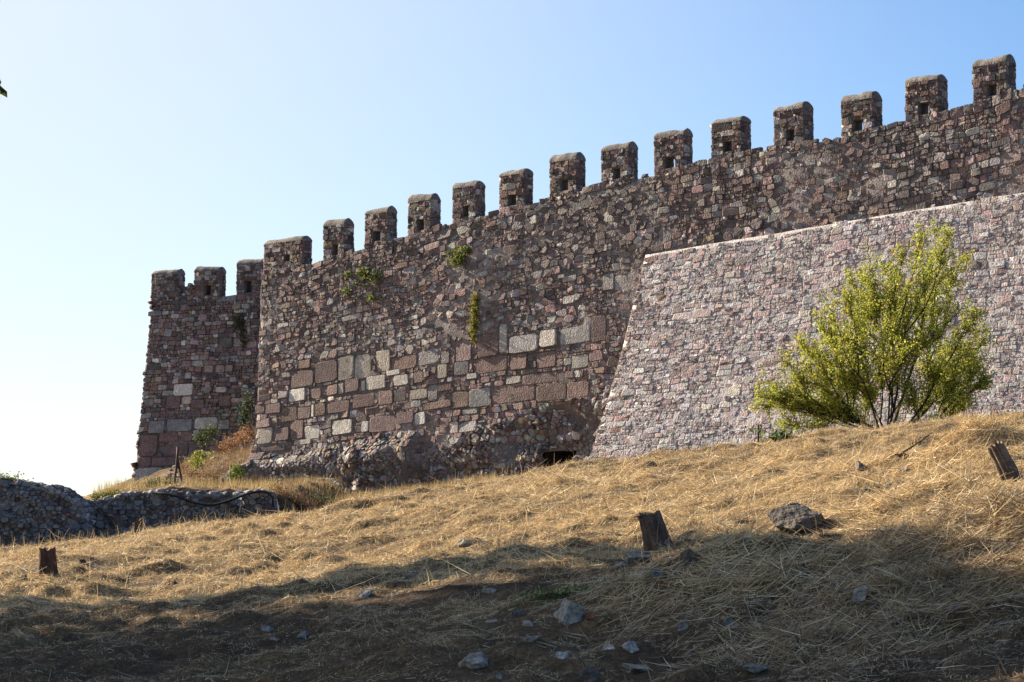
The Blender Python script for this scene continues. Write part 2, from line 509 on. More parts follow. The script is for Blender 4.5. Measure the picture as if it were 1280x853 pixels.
def body_grid(mb, mapf, u0, u1, v0, v1, du, dv, offf, col, thick, mat=1, topf=None, hole=None):
    """mortar core behind the stones: front sheet, back sheet and rim"""
    U = np.linspace(u0, u1, max(2, int((u1 - u0) / du))); Vv = np.linspace(v0, v1, max(2, int((v1 - v0) / dv)))
    gu, gv = np.meshgrid(U, Vv)
    if topf is not None:
        gv = v0 + (np.minimum(gv * 0 + topf(gu), v1 + 5) - v0) * (gv - v0) / (v1 - v0)
    fr = mapf(gu.ravel(), gv.ravel(), offf(gu.ravel(), gv.ravel())); bk = mapf(gu.ravel(), gv.ravel(), np.full(gu.size, -thick))
    ny, nx = gu.shape; n = ny * nx
    i = np.arange(ny - 1)[:, None] * nx; j = np.arange(nx - 1)[None]
    Fq = np.stack([i + j, i + j + 1, i + nx + j + 1, i + nx + j], -1).reshape(-1, 4)
    keep = np.ones(len(Fq), bool)
    if hole is not None:
        cu, cv = gu.ravel()[Fq].mean(1), gv.ravel()[Fq].mean(1)
        keep = ~((cu > hole[0]) & (cu < hole[2]) & (cv > hole[1]) & (cv < hole[3]))
    ring = np.concatenate([np.arange(nx), np.arange(1, ny) * nx + nx - 1, (ny - 1) * nx + np.arange(nx - 2, -1, -1), np.arange(ny - 2, 0, -1) * nx])
    r2 = np.roll(ring, -1)
    side = np.stack([r2, ring, ring + n, r2 + n], -1)
    C = col(gu.ravel(), gv.ravel())
    mb.add(np.concatenate([fr, bk]), np.concatenate([Fq[keep], Fq[:, ::-1] + n, side]), np.concatenate([C, C]), mat)

# ---- the curtain wall plane
WA, WB = at(405, 320, 100.0), at(1216, 130, 78.7)
wd = (WB - WA)[:2]; wd = np.append(wd / np.linalg.norm(wd), 0.0)
wn = np.array([wd[1], -wd[0], 0.0])          # outward (towards the camera)
if wn[1] > 0: wn = -wn
def on_plane(px, py, inset=0.0):
    """pixel -> (u, z) on the wall plane moved inwards by inset"""
    d = ray(px, py); P0 = WA - wn * inset
    t = (P0 @ wn) / (d @ wn); P = d * t
    return (P - P0) @ wd, P[2]
U0, _ = on_plane(326, 400)
_topx = [(330, 341), (404, 326), (456, 309), (511, 296), (566, 278), (624, 264), (687, 247), (752, 231), (818, 218), (890, 198), (967, 184), (1052, 172), (1132, 152), (1217, 130), (1280, 108)]
_tu, _tz = zip(*[on_plane(*p) for p in _topx])
_tu = list(_tu) + [_tu[-1] + 6]; _tz = list(_tz) + [_tz[-1] + (_tz[-1] - _tz[-3]) / (_tu[-2] - _tu[-4]) * 6 if False else _tz[-1] + 1.0]
def ztop(u): return np.interp(u, _tu, _tz)
def zbot(u): return np.interp(u, [U0, U0 + 40], [2.2, 3.2])
HN = 12.0
LW = on_plane(1400, 300)[0] - U0
def c_uv(px, py):
    u, z = on_plane(px, py); return u - U0, float((z - zbot(u)) / (ztop(u) - zbot(u)) * HN)
# rubble foot: everything below this line has lost its facing
_ru = [c_uv(*p) for p in [(300, 566), (345, 570), (400, 560), (460, 548), (525, 537), (526, 566), (562, 560), (580, 541), (620, 527), (690, 508), (745, 486), (800, 470)]]
_rux, _ruv = [a for a, b in _ru], [b for a, b in _ru]
def rub(u, v):
    return np.interp(u, _rux, _ruv, left=_ruv[0], right=-5) - v       # >0 inside the rubble
STEP_U = c_uv(525, 560)[0]
def c_extra(u, v):
    r = sstep(-.1, .8, rub(u, v))
    bul = .25 + .55 * fbm(u * .55, v * .9, seed=41, octv=3)
    leftpart = 1 - sstep(STEP_U - .05, STEP_U + .12, u)
    low = sstep(1.2, 2.6, rub(u, v))
    e = r * (bul * .8 + leftpart * .32 * (1 - .9 * low) + .16 * fbm(u * 1.8, v * 2.2, seed=42, octv=3) - (1 - leftpart) * .25)
    flare = .35 * (1 - sstep(0, 5.5, v)) * (1 - sstep(0, 2.0, u))
    return e + .22 * (1 - v / HN) + flare + .05 * fbm(u * .4, v * .4, seed=44, octv=2)
def c_map(u, v, off):
    u = np.asarray(u, float); v = np.asarray(v, float)
    z = zbot(u + U0) + (ztop(u + U0) - zbot(u + U0)) * v / HN
    e = off + c_extra(u, v)
    fl = .75 * (1 - sstep(0, 5.0, v)) * (1 - sstep(0, 2.2, u))       # the corner spreads to the left at its foot
    P = WA[None, :2] + (u + U0 - fl)[:, None] * wd[None, :2] + e[:, None] * wn[None, :2]
    return np.concatenate([P, z[:, None]], 1)

BLK = """440 447 444 470 pale|446 443 465 473 beige|472 438 490 465 beige|491 446 524 462 red|526 438 551 456 lgrey|553 439 564 455 grey|572 427 592 452 purple|600 418 626 446 red
627 405 636 442 pale|640 419 675 441 lgrey|677 413 698 434 pale|703 409 740 430 lgrey|742 395 760 427 purple|718 444 738 460 pale|595 447 637 466 red|640 443 662 462 red|674 440 697 460 red
571 453 588 469 grey|550 456 562 473 beige|520 465 532 479 purple|459 470 484 487 pale|494 469 513 482 pale|485 463 502 469 white|586 467 599 474 white|636 471 654 480 pale|515 487 537 499 beige
538 482 549 500 grey|550 481 568 489 red|569 490 589 510 brown|590 486 616 509 lgrey|618 481 672 503 red|674 480 711 501 brown|712 477 740 497 red|475 489 493 506 red|445 492 470 509 red|494 487 510 502 dark
522 516 535 531 white|456 527 464 540 white|466 520 497 540 red|499 516 521 530 purple|576 527 599 540 lgrey|532 502 568 511 red|581 511 600 518 pale|656 466 707 479 purple
363 486 384 502 white|426 446 445 475 beige|366 463 395 484 purple|397 452 425 478 purple|376 450 391 461 brown|353 466 365 472 pale|411 481 425 494 red|426 479 432 493 pale|434 474 451 490 purple
454 476 458 489 pale|390 486 404 499 purple|355 509 373 527 brown|375 509 391 524 purple|392 506 395 522 white|397 505 410 520 brown|413 502 440 516 red|329 535 345 555 beige|346 535 365 551 purple
366 525 382 549 red|384 532 402 549 pale|418 525 443 543 pale|445 532 455 541 purple|370 550 392 556 pale|332 557 360 564 purple|324 566 340 575 purple|326 547 340 555 purple|322 506 334 517 purple|335 505 354 517 purple
404 500 411 503 pale|705 345 722 352 pale|770 345 785 363 lgrey|755 343 769 363 grey|1160 222 1175 230 pale|1110 226 1122 235 pale|1092 205 1103 211 white|891 233 901 239 pale
1008 200 1020 207 lgrey|1226 228 1246 238 grey|1255 190 1278 204 pink|1250 210 1266 220 pink|1045 240 1060 250 brown|700 344 708 348 white|430 394 452 400 pale|512 395 525 400 white|600 340 612 346 lgrey|348 404 362 409 pale|705 370 720 380 lgrey""".replace('\n', '|')
blocks = []
for ln in BLK.split('|'):
    a = ln.split(); x0, y0, x1, y1 = map(float, a[:4])
    xm, ym = (x0 + x1) / 2, (y0 + y1) / 2
    ua, ub = c_uv(x0, ym)[0], c_uv(x1, ym)[0]; va, vb = c_uv(xm, y1)[1], c_uv(xm, y0)[1]
    blocks.append((ua, va, ub, vb, a[4]))
HOLE = c_uv(681, 592) + c_uv(716, 562)      # the dark hollow at the foot

def curtain():
    mb = MB()
    ub = c_uv(760, 470)[0]
    tp = [c_uv(330, 480), c_uv(400, 452), c_uv(560, 440), c_uv(745, 405)]
    tpx, tpy = [0, tp[1][0], tp[2][0], ub], [t[1] for t in tp]
    def blocky(u, v):
        return (v < np.interp(u, tpx, tpy)) & (u < ub) & (rub(u, v) < -.02)
    def target(u, v):
        if v < np.interp(u, tpx, tpy) and u < ub: return .34
        return .255 + .09 * math.sin(u * 1.7 + v * 2.3) * math.sin(u * .6 - v * 1.1)
    A = split_cells(LW, HN + .2, target, (1.0, 2.5), .05)
    S = row_seeds(LW, HN + .1,   .13, .34, .9, 2.4, .28, .16, .25)
    Vc = power_cells(S[:, :2], S[:, 2] * .35, 1.6, 1.1)
    def loose(p):
        c = np.mean(p, 0)
        if rub(c[0], c[1]) > 0: return True
        if target(c[0], c[1]) > .3: return False
        return float(fbm(np.array([c[0] * .45]), np.array([c[1] * .6]), seed=63, octv=3)[0]) > .10
    S = row_seeds(LW, 4.2, .10, .30, .9, 1.7, .35, .1, .1)
    Rc = power_cells(S[:, :2], S[:, 2] * .3, 1.1, .9)
    inr = lambda p: rub(*np.mean(p, 0)) > 0
    cells = [p for p in A if not loose(p)] + [p for p in Vc if p and len(p) > 2 and loose(p) and not inr(p)] + [p for p in Rc if p and len(p) > 2 and inr(p)]
    cells = clip_blocks(cells, [b[:4] for b in blocks])
    cells = [p for p in cells if p and len(p) > 2 and not (HOLE[0] - .05 < np.mean(p, 0)[0] < HOLE[2] + .05 and HOLE[1] < np.mean(p, 0)[1] < HOLE[3] + .1 - .45 * max(0., (np.mean(p, 0)[0] - HOLE[0]) / (HOLE[2] - HOLE[0]) - .45))]
    cs, cu = [], []
    for k, p in enumerate(cells):
        if p is None or len(p) < 3: continue
        c = np.mean(p, 0)
        if min(q[0] for q in p) < -.12 or c[0] > LW or c[1] > HN + .03 * math.sin(c[0] * 7): continue
        cs.append(p); cu.append(c)
    cu = np.array(cu)
    R = rub(cu[:, 0], cu[:, 1]) > 0; B = blocky(cu[:, 0], cu[:, 1])
    col = pick('curtain', len(cs)); col[B] = pick('blocky', B.sum()); col[R] = pick('rubble', R.sum())
    # lime washed and greyer patches of walling
    g = sstep(.05, .45, fbm(cu[:, 0] * .28, cu[:, 1] * .4, seed=71, octv=3))[:, None] * .55
    col = col * (1 - g) + (col.mean(1, keepdims=True) * np.array([1.15, 1.08, 1.05])) * g
    col = col * .76 + np.array([.19, .152, .148]) * .24
    dk = sstep(9.6, 11.8, cu[:, 1])[:, None]
    col = col * (1 - .10 * dk)
    proud = lambda c: .22 * np.clip(fbm(np.array([c[0]]), np.array([c[1]]), seed=77)[0] + .6, .2, 1) if rub(c[0], c[1]) > 0 else .040
    gapf = lambda c: .005 + .012 * max(0, float(fbm(np.array([c[0] * .5]), np.array([c[1] * .6]), seed=78, octv=2)[0]) + .25)
    stones_to(mb, cs, col, c_map, gapf, proud, tilt=.075, facep=lambda c: .1 if rub(c[0], c[1]) > 0 else .72)
    bp = [[(b[0], b[1]), (b[2], b[1]), (b[2], b[3]), (b[0], b[3])] for b in blocks]
    bc = (np.array([PAL[b[4]] for b in blocks]) * .85 + np.array([.185, .16, .155]) * .15) * np.exp(rng.normal(0, .10, (len(blocks), 1)))
    stones_to(mb, bp, bc, c_map, .007, .05, round_=.05, tilt=.03, flat=True)
    def moff(u, v):
        return -.010 + .07 * sstep(0, .6, rub(u, v)) * sstep(-.1, .35, fbm(u * 1.4, v * 1.7, seed=83, octv=3)) + .03 * sstep(.02, .5, fbm(u * .3, v * .4, seed=81, octv=3)) + .04 * fbm(u * 3, v * 3, seed=82)
    def mcol(u, v):
        t = sstep(-.1, .5, fbm(u * .3, v * .4, seed=81, octv=3))[:, None]
        return np.array([.135, .118, .11]) * (1 - t) + np.array([.25, .222, .212]) * t * (1 - .5 * sstep(0, .5, rub(u, v))[:, None])
    body_grid(mb, c_map, .12, LW, 0, HN - .06, .16, .16, moff, mcol, 2.2, 1, hole=HOLE)
    # the hollow goes back into the core
    u0, v0, u1, v1 = HOLE
    Uq = np.array([u0, u1, u1, u0]); Vq = np.array([v0 - .3, v0 - .3, v1, v1])
    a = c_map(Uq, Vq, np.full(4, -.02)); b = c_map(Uq, Vq, np.full(4, -1.4))
    mb.add(np.concatenate([a, b]), np.array([[0, 1, 5, 4], [1, 2, 6, 5], [2, 3, 7, 6], [3, 0, 4, 7], [4, 5, 6, 7]]), (.03, .026, .024), 1)
    o = np.array(c_map(np.array([LW * .4]), np.array([0.]), np.array([0.]))[0])
    w = mb.build('fortress_wall', [M_STONE, M_MORTAR], None, o)
    tag(w, 'long dark red stone fortress wall with a row of merlons along its top', 'wall')
    return w, o

def merlon(parent, origin, A, d, n, width, height, thick, hole, label=None, seed=0, stone_mix='curtain', blind=False):
    """A: lower left front corner; d along, n outward"""
    r = np.random.default_rng(seed)
    mb = MB()
    def mp(u, t, z):
        u = np.asarray(u, float); lean = 0
        return A[None] + np.asarray(u)[:, None] * d[None] - np.asarray(t)[:, None] * n[None] + np.asarray(z)[:, None] * np.array([0, 0, 1.0])[None]
    height = height * r.uniform(.96, 1.05); hc = height * r.uniform(.82, .88)
    z0 = -.25
    h0, h1, k0, k1 = hole[0] * width, hole[1] * width, hole[2] * height, hole[3] * height
    fr = [(0, z0), (width, z0), (width, hc), (0, hc), (h0, k0), (h1, k0), (h1, k1), (h0, k1)]
    u = [p[0] for p in fr] * 2; z = [p[1] for p in fr] * 2; t = [.0] * 8 + [thick] * 8
    V = mp(u, t, z)
    F = [[0, 1, 5, 4], [1, 2, 6, 5], [2, 3, 7, 6], [3, 0, 4, 7]]
    F += [[a + 8 for a in f][::-1] for f in F]
    F += [[0, 3, 11, 8], [1, 9, 10, 2], [3, 2, 10, 11], [0, 8, 9, 1], [4, 5, 13, 12], [5, 6, 14, 13], [6, 7, 15, 14], [7, 4, 12, 15]]
    mb.add(V, F, (.10, .085, .08), 1)
    if blind:
        mb.add(mp([h0, h1, h1, h0], [thick * .55] * 4, [k0, k0, k1, k1]), np.array([[0, 1, 2, 3]]), (.05, .043, .04), 1)
    front = lambda u, v, off: mp(u, -off, v)
    right = lambda u, v, off: mp(width + off, u, v)
    left = lambda u, v, off: mp(-off, thick - u, v)
    back = lambda u, v, off: mp(width - u, thick + off, v)
    for f, L, hl in ((front, width, (h0, k0, h1, k1)), (right, thick, None), (left, thick, None), (back, width, (width - h1, k0, width - h0, k1))):
        cells = split_cells(L, hc + .1, lambda u, v: .25, (1.0, 2.2), .04, r, u_min=-.02, v_min=-.2, swirl=.03)
        for hp in ((-1, 0, .02), (1, 0, L + .02), (0, -1, .2), (0, 1, hc + .02)):
            cells = [clip_half(p, *hp) if p else None for p in cells]
        cells = [p for p in cells if p and len(p) > 2]
        if hl: cells = [p for p in clip_blocks(cells, [hl], .0) if p and len(p) > 2]
        stones_to(mb, cells, pick(stone_mix, len(cells), r) * .8, f, .006, .03, tilt=.08, r=r)
    m = mb.build('merlon', [M_STONE, M_MORTAR], parent, origin)
    if label: m['label'] = label
    # rounded mortar capping
    prof = [(-.03, hc - .02), (-.02, hc + .3 * (height - hc)), (thick * .13, hc + .74 * (height - hc)), (thick * .30, height * 1.0), (thick * .5, height * 1.02), (thick * .72, height), (thick * .9, hc + .7 * (height - hc)), (thick + .02, hc + .25 * (height - hc)), (thick + .03, hc - .02)]
    nu, npf = 20, len(prof)
    us = np.linspace(-.03, width + .03, nu)
    us[1] = .0; us[-2] = width
    PT = np.array([[(uu, p[0], p[1]) for p in prof] for uu in us]).reshape(-1, 3)
    ends = (PT[:, 0] < -.02) | (PT[:, 0] > width + .02)
    PT[ends, 2] = hc + (PT[ends, 2] - hc) * .86
    PT[:, 2] += (.075 * fbm(PT[:, 0] * 2.2 + seed * 3.7, PT[:, 1] * 2.5, seed=91, octv=4) + r.uniform(-.08, .08) * (PT[:, 0] / width - .5)) * (PT[:, 2] > hc + .01)
    PT[:, 1] += .02 * fbm(PT[:, 0] * 4 + seed, PT[:, 2] * 4, seed=92, octv=2)
    cb = MB()
    i = np.arange(nu - 1)[:, None] * npf; j = np.arange(npf - 1)[None]
    Fq = [list(q) for q in np.stack([i + j, i + npf + j, i + npf + j + 1, i + j + 1], -1).reshape(-1, 4)]
    Fq += [list(range(npf)), list(range((nu - 1) * npf, nu * npf))[::-1]]
    cb.add(mp(PT[:, 0], PT[:, 1], PT[:, 2]), Fq, (.15, .135, .125), 0)
    cb.build('cap', [M_MORTAR], m, (0, 0, 0) if False else origin)
    return m

wall, wall_o = curtain()
MERL = [(330.5, 389, 305, 338), (405, 441.5, 282, 326), (456.5, 495.5, 265, 308), (510.5, 550, 249, 295), (566, 605.7, 235, 278), (624.5, 665.5, 220, 264), (687.5, 731, 201, 246), (752, 796.5, 187.5, 231),
        (818, 865, 172.5, 218), (889.5, 938, 154, 197.5), (967.5, 1016, 139, 184), (1051.5, 1102, 122.5, 172), (1132, 1184, 101, 152), (1216, 1269, 77.5, 129)]
for k, (xl, xr, yt, yb) in enumerate(MERL):
    th = .62 if k < 9 else .72
    ul, zt = on_plane(xl, yt); ur, _ = on_plane(xr, (yt + yb) / 2, th)
    _, zb = on_plane(xl, yb)
    A = WA + wd * ul; A[2] = zb; A = A - wn * .01
    hgt = (zt - zb) * 1.10
    if k == 0:
        hole = (.52, .68, .20, .43)
    else:
        hole = (.40 + .04 * math.sin(k * 2.1), .70, .10, .37)
    merlon(wall, wall_o, A, wd, wn, ur - ul, hgt, th, hole, 'broad corner merlon at the end of the wall' if k == 0 else None, 100 + k)

# ---- corner tower, set back on the left
TA, TB = at(190, 400, 116.0), at(345, 400, 113.0)
td = (TB - TA)[:2]; LT = float(np.linalg.norm(td)); td = np.append(td / LT, 0.0); tn = np.array([td[1], -td[0], 0.0])
if tn[1] > 0: tn = -tn
def t_plane(px, py, inset=0.):
    d = ray(px, py); P0 = TA - tn * inset; P = d * ((P0 @ tn) / (d @ tn)); return (P - P0) @ td, P[2]
TZB = 3.0
TZT = t_plane(255, 371)[1]
def t_uv(px, py):
    u, z = t_plane(px, py)
    v = (z - TZB)
    lean = .95 * (1 - v / (TZT - TZB))
    return u + lean * (1 - u / LT), v
def t_map(u, v, off):
    u = np.asarray(u, float); v = np.asarray(v, float)
    lean = .95 * (1 - v / (TZT - TZB))
    e = off + .05 * fbm(u * .5, v * .5, seed=51, octv=2) + .25 * (1 - v / (TZT - TZB))
    P = TA[None, :2] + (u - lean * (1 - u / LT))[:, None] * td[None, :2] + e[:, None] * tn[None, :2]
    return np.concatenate([P, (TZB + v)[:, None]], 1)
TBLK = """218 480 242 495 white|272 484 285 491 pale|244 522 274 537 pale|210 524 242 540 blue|187 526 208 542 blue|200 541 224 553 red|229 540 242 552 red|243 538 250 550 lgrey|173 544 198 571 purple|207 555 237 570 purple
169 585 206 603 lgrey|191 572 222 583 purple|173 572 190 583 purple|209 495 227 511 purple|256 457 267 466 pink|271 457 282 466 pink|283 456 292 465 pink|185 389 203 395 blue|204 389 212 394 lgrey|284 402 294 406 pale|309 427 322 435 pink
252 484 266 490 grey|240 500 256 510 red|232 466 240 474 lgrey|257 477 264 492 pink|299 515 306 528 blue|274 525 288 537 grey|275 495 290 508 red""".replace('\n', '|')
tblocks = []
for ln in TBLK.split('|'):
    a = ln.split(); x0, y0, x1, y1 = map(float, a[:4]); xm, ym = (x0 + x1) / 2, (y0 + y1) / 2
    tblocks.append((t_uv(x0, ym)[0], t_uv(xm, y1)[1], t_uv(x1, ym)[0], t_uv(xm, y0)[1], a[4]))
def tower():
    HT = TZT - TZB
    mb = MB()
    cells = split_cells(LT, HT + .1, lambda u, v: .40 if v < 3.9 else .27 + .08 * math.sin(u * 2 + v * 2.7), (1.0, 2.4), .05)
    cells = clip_blocks(cells, [b[:4] for b in tblocks])
    cells = [p for p in cells if p and len(p) > 2 and min(q[0] for q in p) > -.10 and np.mean(p, 0)[0] < LT and np.mean(p, 0)[1] < HT + .02]
    cu = np.array([np.mean(p, 0) for p in cells])
    col = pick('curtain', len(cells)); lowm = cu[:, 1] < 4.2; col[lowm] = pick('blocky', lowm.sum())
    stones_to(mb, cells, col, t_map, .009, .045, tilt=.08)
    stones_to(mb, [[(b[0], b[1]), (b[2], b[1]), (b[2], b[3]), (b[0], b[3])] for b in tblocks], np.array([PAL[b[4]] for b in tblocks]), t_map, .008, .08, round_=.07, tilt=.03, flat=True)
    mc = lambda u, v: np.tile(np.array([.11, .095, .09]), (len(u), 1)) + .10 * sstep(0, .5, fbm(u * .4, v * .4, seed=55))[:, None]
    body_grid(mb, t_map, 0.03, LT, -1.5, HT - .05, .3, .3, lambda u, v: -.04 + .03 * fbm(u * 2, v * 2, seed=56), mc, 4.0)
    # side of the tower that turns away to the left
    sd = lambda u, v, off: t_map(np.zeros_like(u) - off, v, -u)
    S = row_seeds(4.0, HT, .2, .34, 1.0, 2.2, .2, .08, .1)
    cells = [p for p in power_cells(S[:, :2], S[:, 2] * .35, 1.5, 1.1) if p and len(p) > 2 and 0 < np.mean(p, 0)[0] < 4 and np.mean(p, 0)[1] < HT]
    stones_to(mb, [[(a, b) for a, b in p][::-1] for p in cells], pick('curtain', len(cells)), sd, .014, .05, tilt=.08)
    o = t_map(np.array([LT / 2]), np.array([0.]), np.array([0.]))[0]
    t = mb.build('fortress_tower', [M_STONE, M_MORTAR], None, o)
    tag(t, 'square stone corner tower set back at the far end of the wall', 'tower')
    for k, (xl, xr, yt, yb, hl) in enumerate([(190, 230.5, 342, 374, None), (243.5, 282, 337, 371, (.40, .66, .06, .38)), (296.5, 335, 330, 369, (.30, .58, .06, .40))]):
        ul, zt = t_plane(xl, yt); ur, _ = t_plane(xr, (yt + yb) / 2, .62); zb = TZT
        A = TA + td * ul; A[2] = TZT - .03
        merlon(t, o, A, td, tn, ur - ul, (zt - zb) * 1.1, .62, hl or (.45, .5, .2, .25), None, 300 + k, blind=True)
    # low broken parapet left between the first two merlons
    pb = MB()
    ua, ub = t_plane(228, 372)[0], t_plane(245, 372)[0]
    S = row_seeds(ub - ua, .75, .14, .22, 1, 1.8, .2, .02, .1)
    pm = lambda u, v, off: np.concatenate([(TA[None, :2] + (ua + u)[:, None] * td[None, :2] + (off - .05)[:, None] * tn[None, :2]), (TZT - .1 + v)[:, None]], 1)
    topf = lambda u: .35 + .5 * np.exp(-((u - .45 * (ub - ua)) / .28) ** 2)
    cells = [p for p in power_cells(S[:, :2], S[:, 2] * .35, 1.5, .9) if p and len(p) > 2 and -.05 < np.mean(p, 0)[0] < ub - ua + .05 and np.mean(p, 0)[1] < topf(np.mean(p, 0)[0])]
    stones_to(pb, cells, pick('curtain', len(cells)) * .9, pm, .01, .05)
    body_grid(pb, pm, 0, ub - ua, -.2, .8, .08, .1, lambda u, v: np.full(len(u), -.03), lambda u, v: np.tile(np.array([.08, .065, .06]), (len(u), 1)), .5, 1, topf=topf)
    pb.build('parapet', [M_STONE, M_MORTAR], t, o)
    return t
tower()

# ---- sloping revetment in front of the wall, on the right
GOFF = 3.0
def glacis():
    r2 = np.random.default_rng(9)
    def pl(px, py, out):
        u, z = on_plane(px, py, -out); P = WA + wd * u + wn * out; P[2] = z; return P
    T0, T1 = pl(806, 319, .2), pl(1400, 221, .2)
    B0, B1 = pl(727, 588, GOFF), pl(1400, 600, GOFF)
    B0[2] -= .5; B0 = B0 + (B0 - T0) * .02
    L = float(np.linalg.norm(T1 - T0)); Hh = float(np.linalg.norm(T0 - B0))
    nn = np.cross(T1 - T0, T0 - B0); nn /= np.linalg.norm(nn)
    if nn[1] > 0: nn = -nn
    def mp(u, v, off):
        u = np.asarray(u, float); v = np.asarray(v, float)
        s, t = (u / L)[:, None], (v / Hh)[:, None]
        P = (B0 + (B1 - B0) * s) * (1 - t) + (T0 + (T1 - T0) * s) * t
        cur = -.18 * np.sin(np.clip(v / Hh, 0, 1) * math.pi)
        return P + nn[None] * (off + cur + .04 * fbm(u * .5, v * .5, seed=65, octv=2))[:, None]
    mb = MB()
    cells = split_cells(L, Hh, lambda u, v: .19 + .07 * math.sin(u * 1.9 + 1.3 * v) * math.sin(v * 2.1 - u), (1.4, 3.0), .05)
    cells = [p for p in cells if -.04 < np.mean(p, 0)[0] < L and -.1 < np.mean(p, 0)[1] < Hh - .05]
    col = pick('glacis', len(cells)); col = (col * .72 + np.array([.31, .265, .255]) * .28) * np.array([1.0, 1.025, 1.07])
    cm = np.array([np.mean(p, 0) for p in cells]); q = rng.random(len(cells)) < .75 * (1 - sstep(.1, 1.5, cm[:, 0] + .4 * np.sin(cm[:, 1] * 3)))
    col[q] = pick('curtain', q.sum()) * 1.15
    stones_to(mb, cells, col, mp, lambda c: .008 + .012 * r2.random() ** 2, .026, tilt=.04)
    mc = lambda u, v: np.tile(np.array([.385, .36, .355]), (len(u), 1))
    body_grid(mb, mp, 0.03, L, 0, Hh, .25, .25, lambda u, v: .006 + .02 * fbm(u * 4, v * 4, seed=67), mc, .0)
    # core between the sloping face and the wall
    nv = 14; vv = np.linspace(0, Hh, nv)
    for uu in (.05, L):
        f = mp(np.full(nv, uu), vv, np.full(nv, -.03)); k = np.array([P - wn * ((P - WA) @ wn + .3) for P in f])
        i = np.arange(nv - 1)
        mb.add(np.concatenate([f, k]), np.stack([i, i + 1, i + 1 + nv, i + nv], 1), (.17, .135, .13), 1)
    f = mp(np.array([.05, L]), np.array([Hh, Hh]), np.full(2, -.02)); k = np.array([P - wn * ((P - WA) @ wn + .3) for P in f])
    mb.add(np.concatenate([f, k]), np.array([[0, 1, 3, 2]]), (.2, .175, .165), 1)
    o = (B0 + B1) / 2
    g = mb.build('sloping_revetment', [M_STONE, M_MORTAR], None, o)
    tag(g, 'pale pink grey sloping stone revetment leaning on the wall behind the green tree', 'wall')
glacis()

# ---- ruined low wall and mound on the left
def rockmesh(size, seed, sub=2, cuts=6, rough=.16):
    import bmesh
    bm = bmesh.new(); bmesh.ops.create_icosphere(bm, subdivisions=sub, radius=1)
    V = np.array([v.co[:] for v in bm.verts]); F = np.array([[v.index for v in f.verts] for f in bm.faces]); bm.free()
    r = np.random.default_rng(seed)
    for _ in range(cuts):
        n = r.normal(size=3); n /= np.linalg.norm(n); c = r.uniform(.38, .75)
        d = V @ n; V = V - np.maximum(d - c, 0)[:, None] * n[None]
    V = V * (1 + rough * fbm(V[:, 0] * 1.7 + seed, V[:, 1] * 1.7, V[:, 2] * 1.7, seed=seed % 97, octv=3)[:, None])
    V = V * (1 - .16 * np.abs(fbm(V[:, 0] * 3.4, V[:, 1] * 3.4 + seed, V[:, 2] * 3.4, seed=seed % 89, octv=3))[:, None])
    V /= np.abs(V).max(0)[None]
    return V * np.asarray(size)[None], F

def ruin(name, label, px_top, D, depthrow, thick, lean, seed, mix, big=1.0, loose=60):
    r = np.random.default_rng(seed)
    tops = [at(px, py, D) for px, py in px_top]
    X0, X1 = tops[0][0], tops[-1][0]
    L = X1 - X0
    tx = [t[0] - X0 for t in tops]; tz = [t[2] for t in tops]
    zb = min(float(terrain(np.array([x]), np.array([D]))[0]) for x in np.linspace(X0, X1, 8)) - .4
    topf = lambda u: np.interp(u, tx, tz) - zb + .05 * fbm(np.asarray(u) * 2.5, np.asarray(u) * 0, seed=seed, octv=3)
    def mp(u, v, off):
        u = np.asarray(u, float); v = np.asarray(v, float)
        e = off + .38 * fbm(u * .8, v * 1.1, seed=seed + 1, octv=4) + .16 * fbm(u * 3.1, v * 3.6, seed=seed + 2, octv=3) - lean * v - .5 * sstep(L - .7, L, u)
        return np.stack([X0 + u, D - e + 0 * u, zb + v], 1)
    Hm = max(tz) - zb
    mb = MB()
    S = row_seeds(L, Hm, .10 * big, .22 * big, .9, 1.9, .28, .08, .1, r)
    cells = [p for p in power_cells(S[:, :2], S[:, 2] * .35, 1.3, .9) if p and len(p) > 2]
    cells = [p for p in cells if 0 < np.mean(p, 0)[0] < L and -.1 < np.mean(p, 0)[1] < topf(np.mean(p, 0)[0]) - .03]
    stones_to(mb, cells, pick(mix, len(cells), r) * .55 + np.array([.165, .148, .135]) * .45, mp, .005, .11, tilt=.36, r=r, facep=.05)
    mc = lambda u, v: np.tile(np.array([.19, .18, .175]), (len(u), 1)) * (1 + .5 * fbm(u, v, seed=seed + 5))[:, None]
    body_grid(mb, mp, 0, L, 0, Hm, .12, .12, lambda u, v: .0 + .12 * fbm(u * 3, v * 3, seed=seed + 3, octv=4), mc, thick, 1, topf=topf)
    for k in range(loose):
        u = r.uniform(.1, L - .1) if k % 3 else L - abs(r.normal(0, .7)) - .1; s = r.uniform(.07, .22)
        V, F = rockmesh((s, s * .8, s * .6), seed * 100 + k, 1)
        a = r.uniform(0, 6.28); V = V @ np.array([[math.cos(a), math.sin(a), 0], [-math.sin(a), math.cos(a), 0], [0, 0, 1]])
        P = mp(np.array([u]), np.array([float(topf(u))]), np.array([-r.uniform(.0, thick * .85)]))[0]
        mb.add(V + P, F, pick(mix, 1, r)[0], 0)
    o = np.array([(X0 + X1) / 2, D, zb])
    w = mb.build(name, [M_STONE, M_MORTAR], None, o)
    tag(w, label, 'ruin')
ruin('ruined_wall', 'low broken rubble wall in front of the tower with black hose lying over it',
     [(86, 634), (95, 628), (118, 626), (140, 622), (165, 617), (205, 614), (250, 617), (300, 617), (325, 614), (338, 618), (343, 630), (348, 655)], RUIN_D, 0, 1.0, .0, 5, 'ruin', .9, 170)
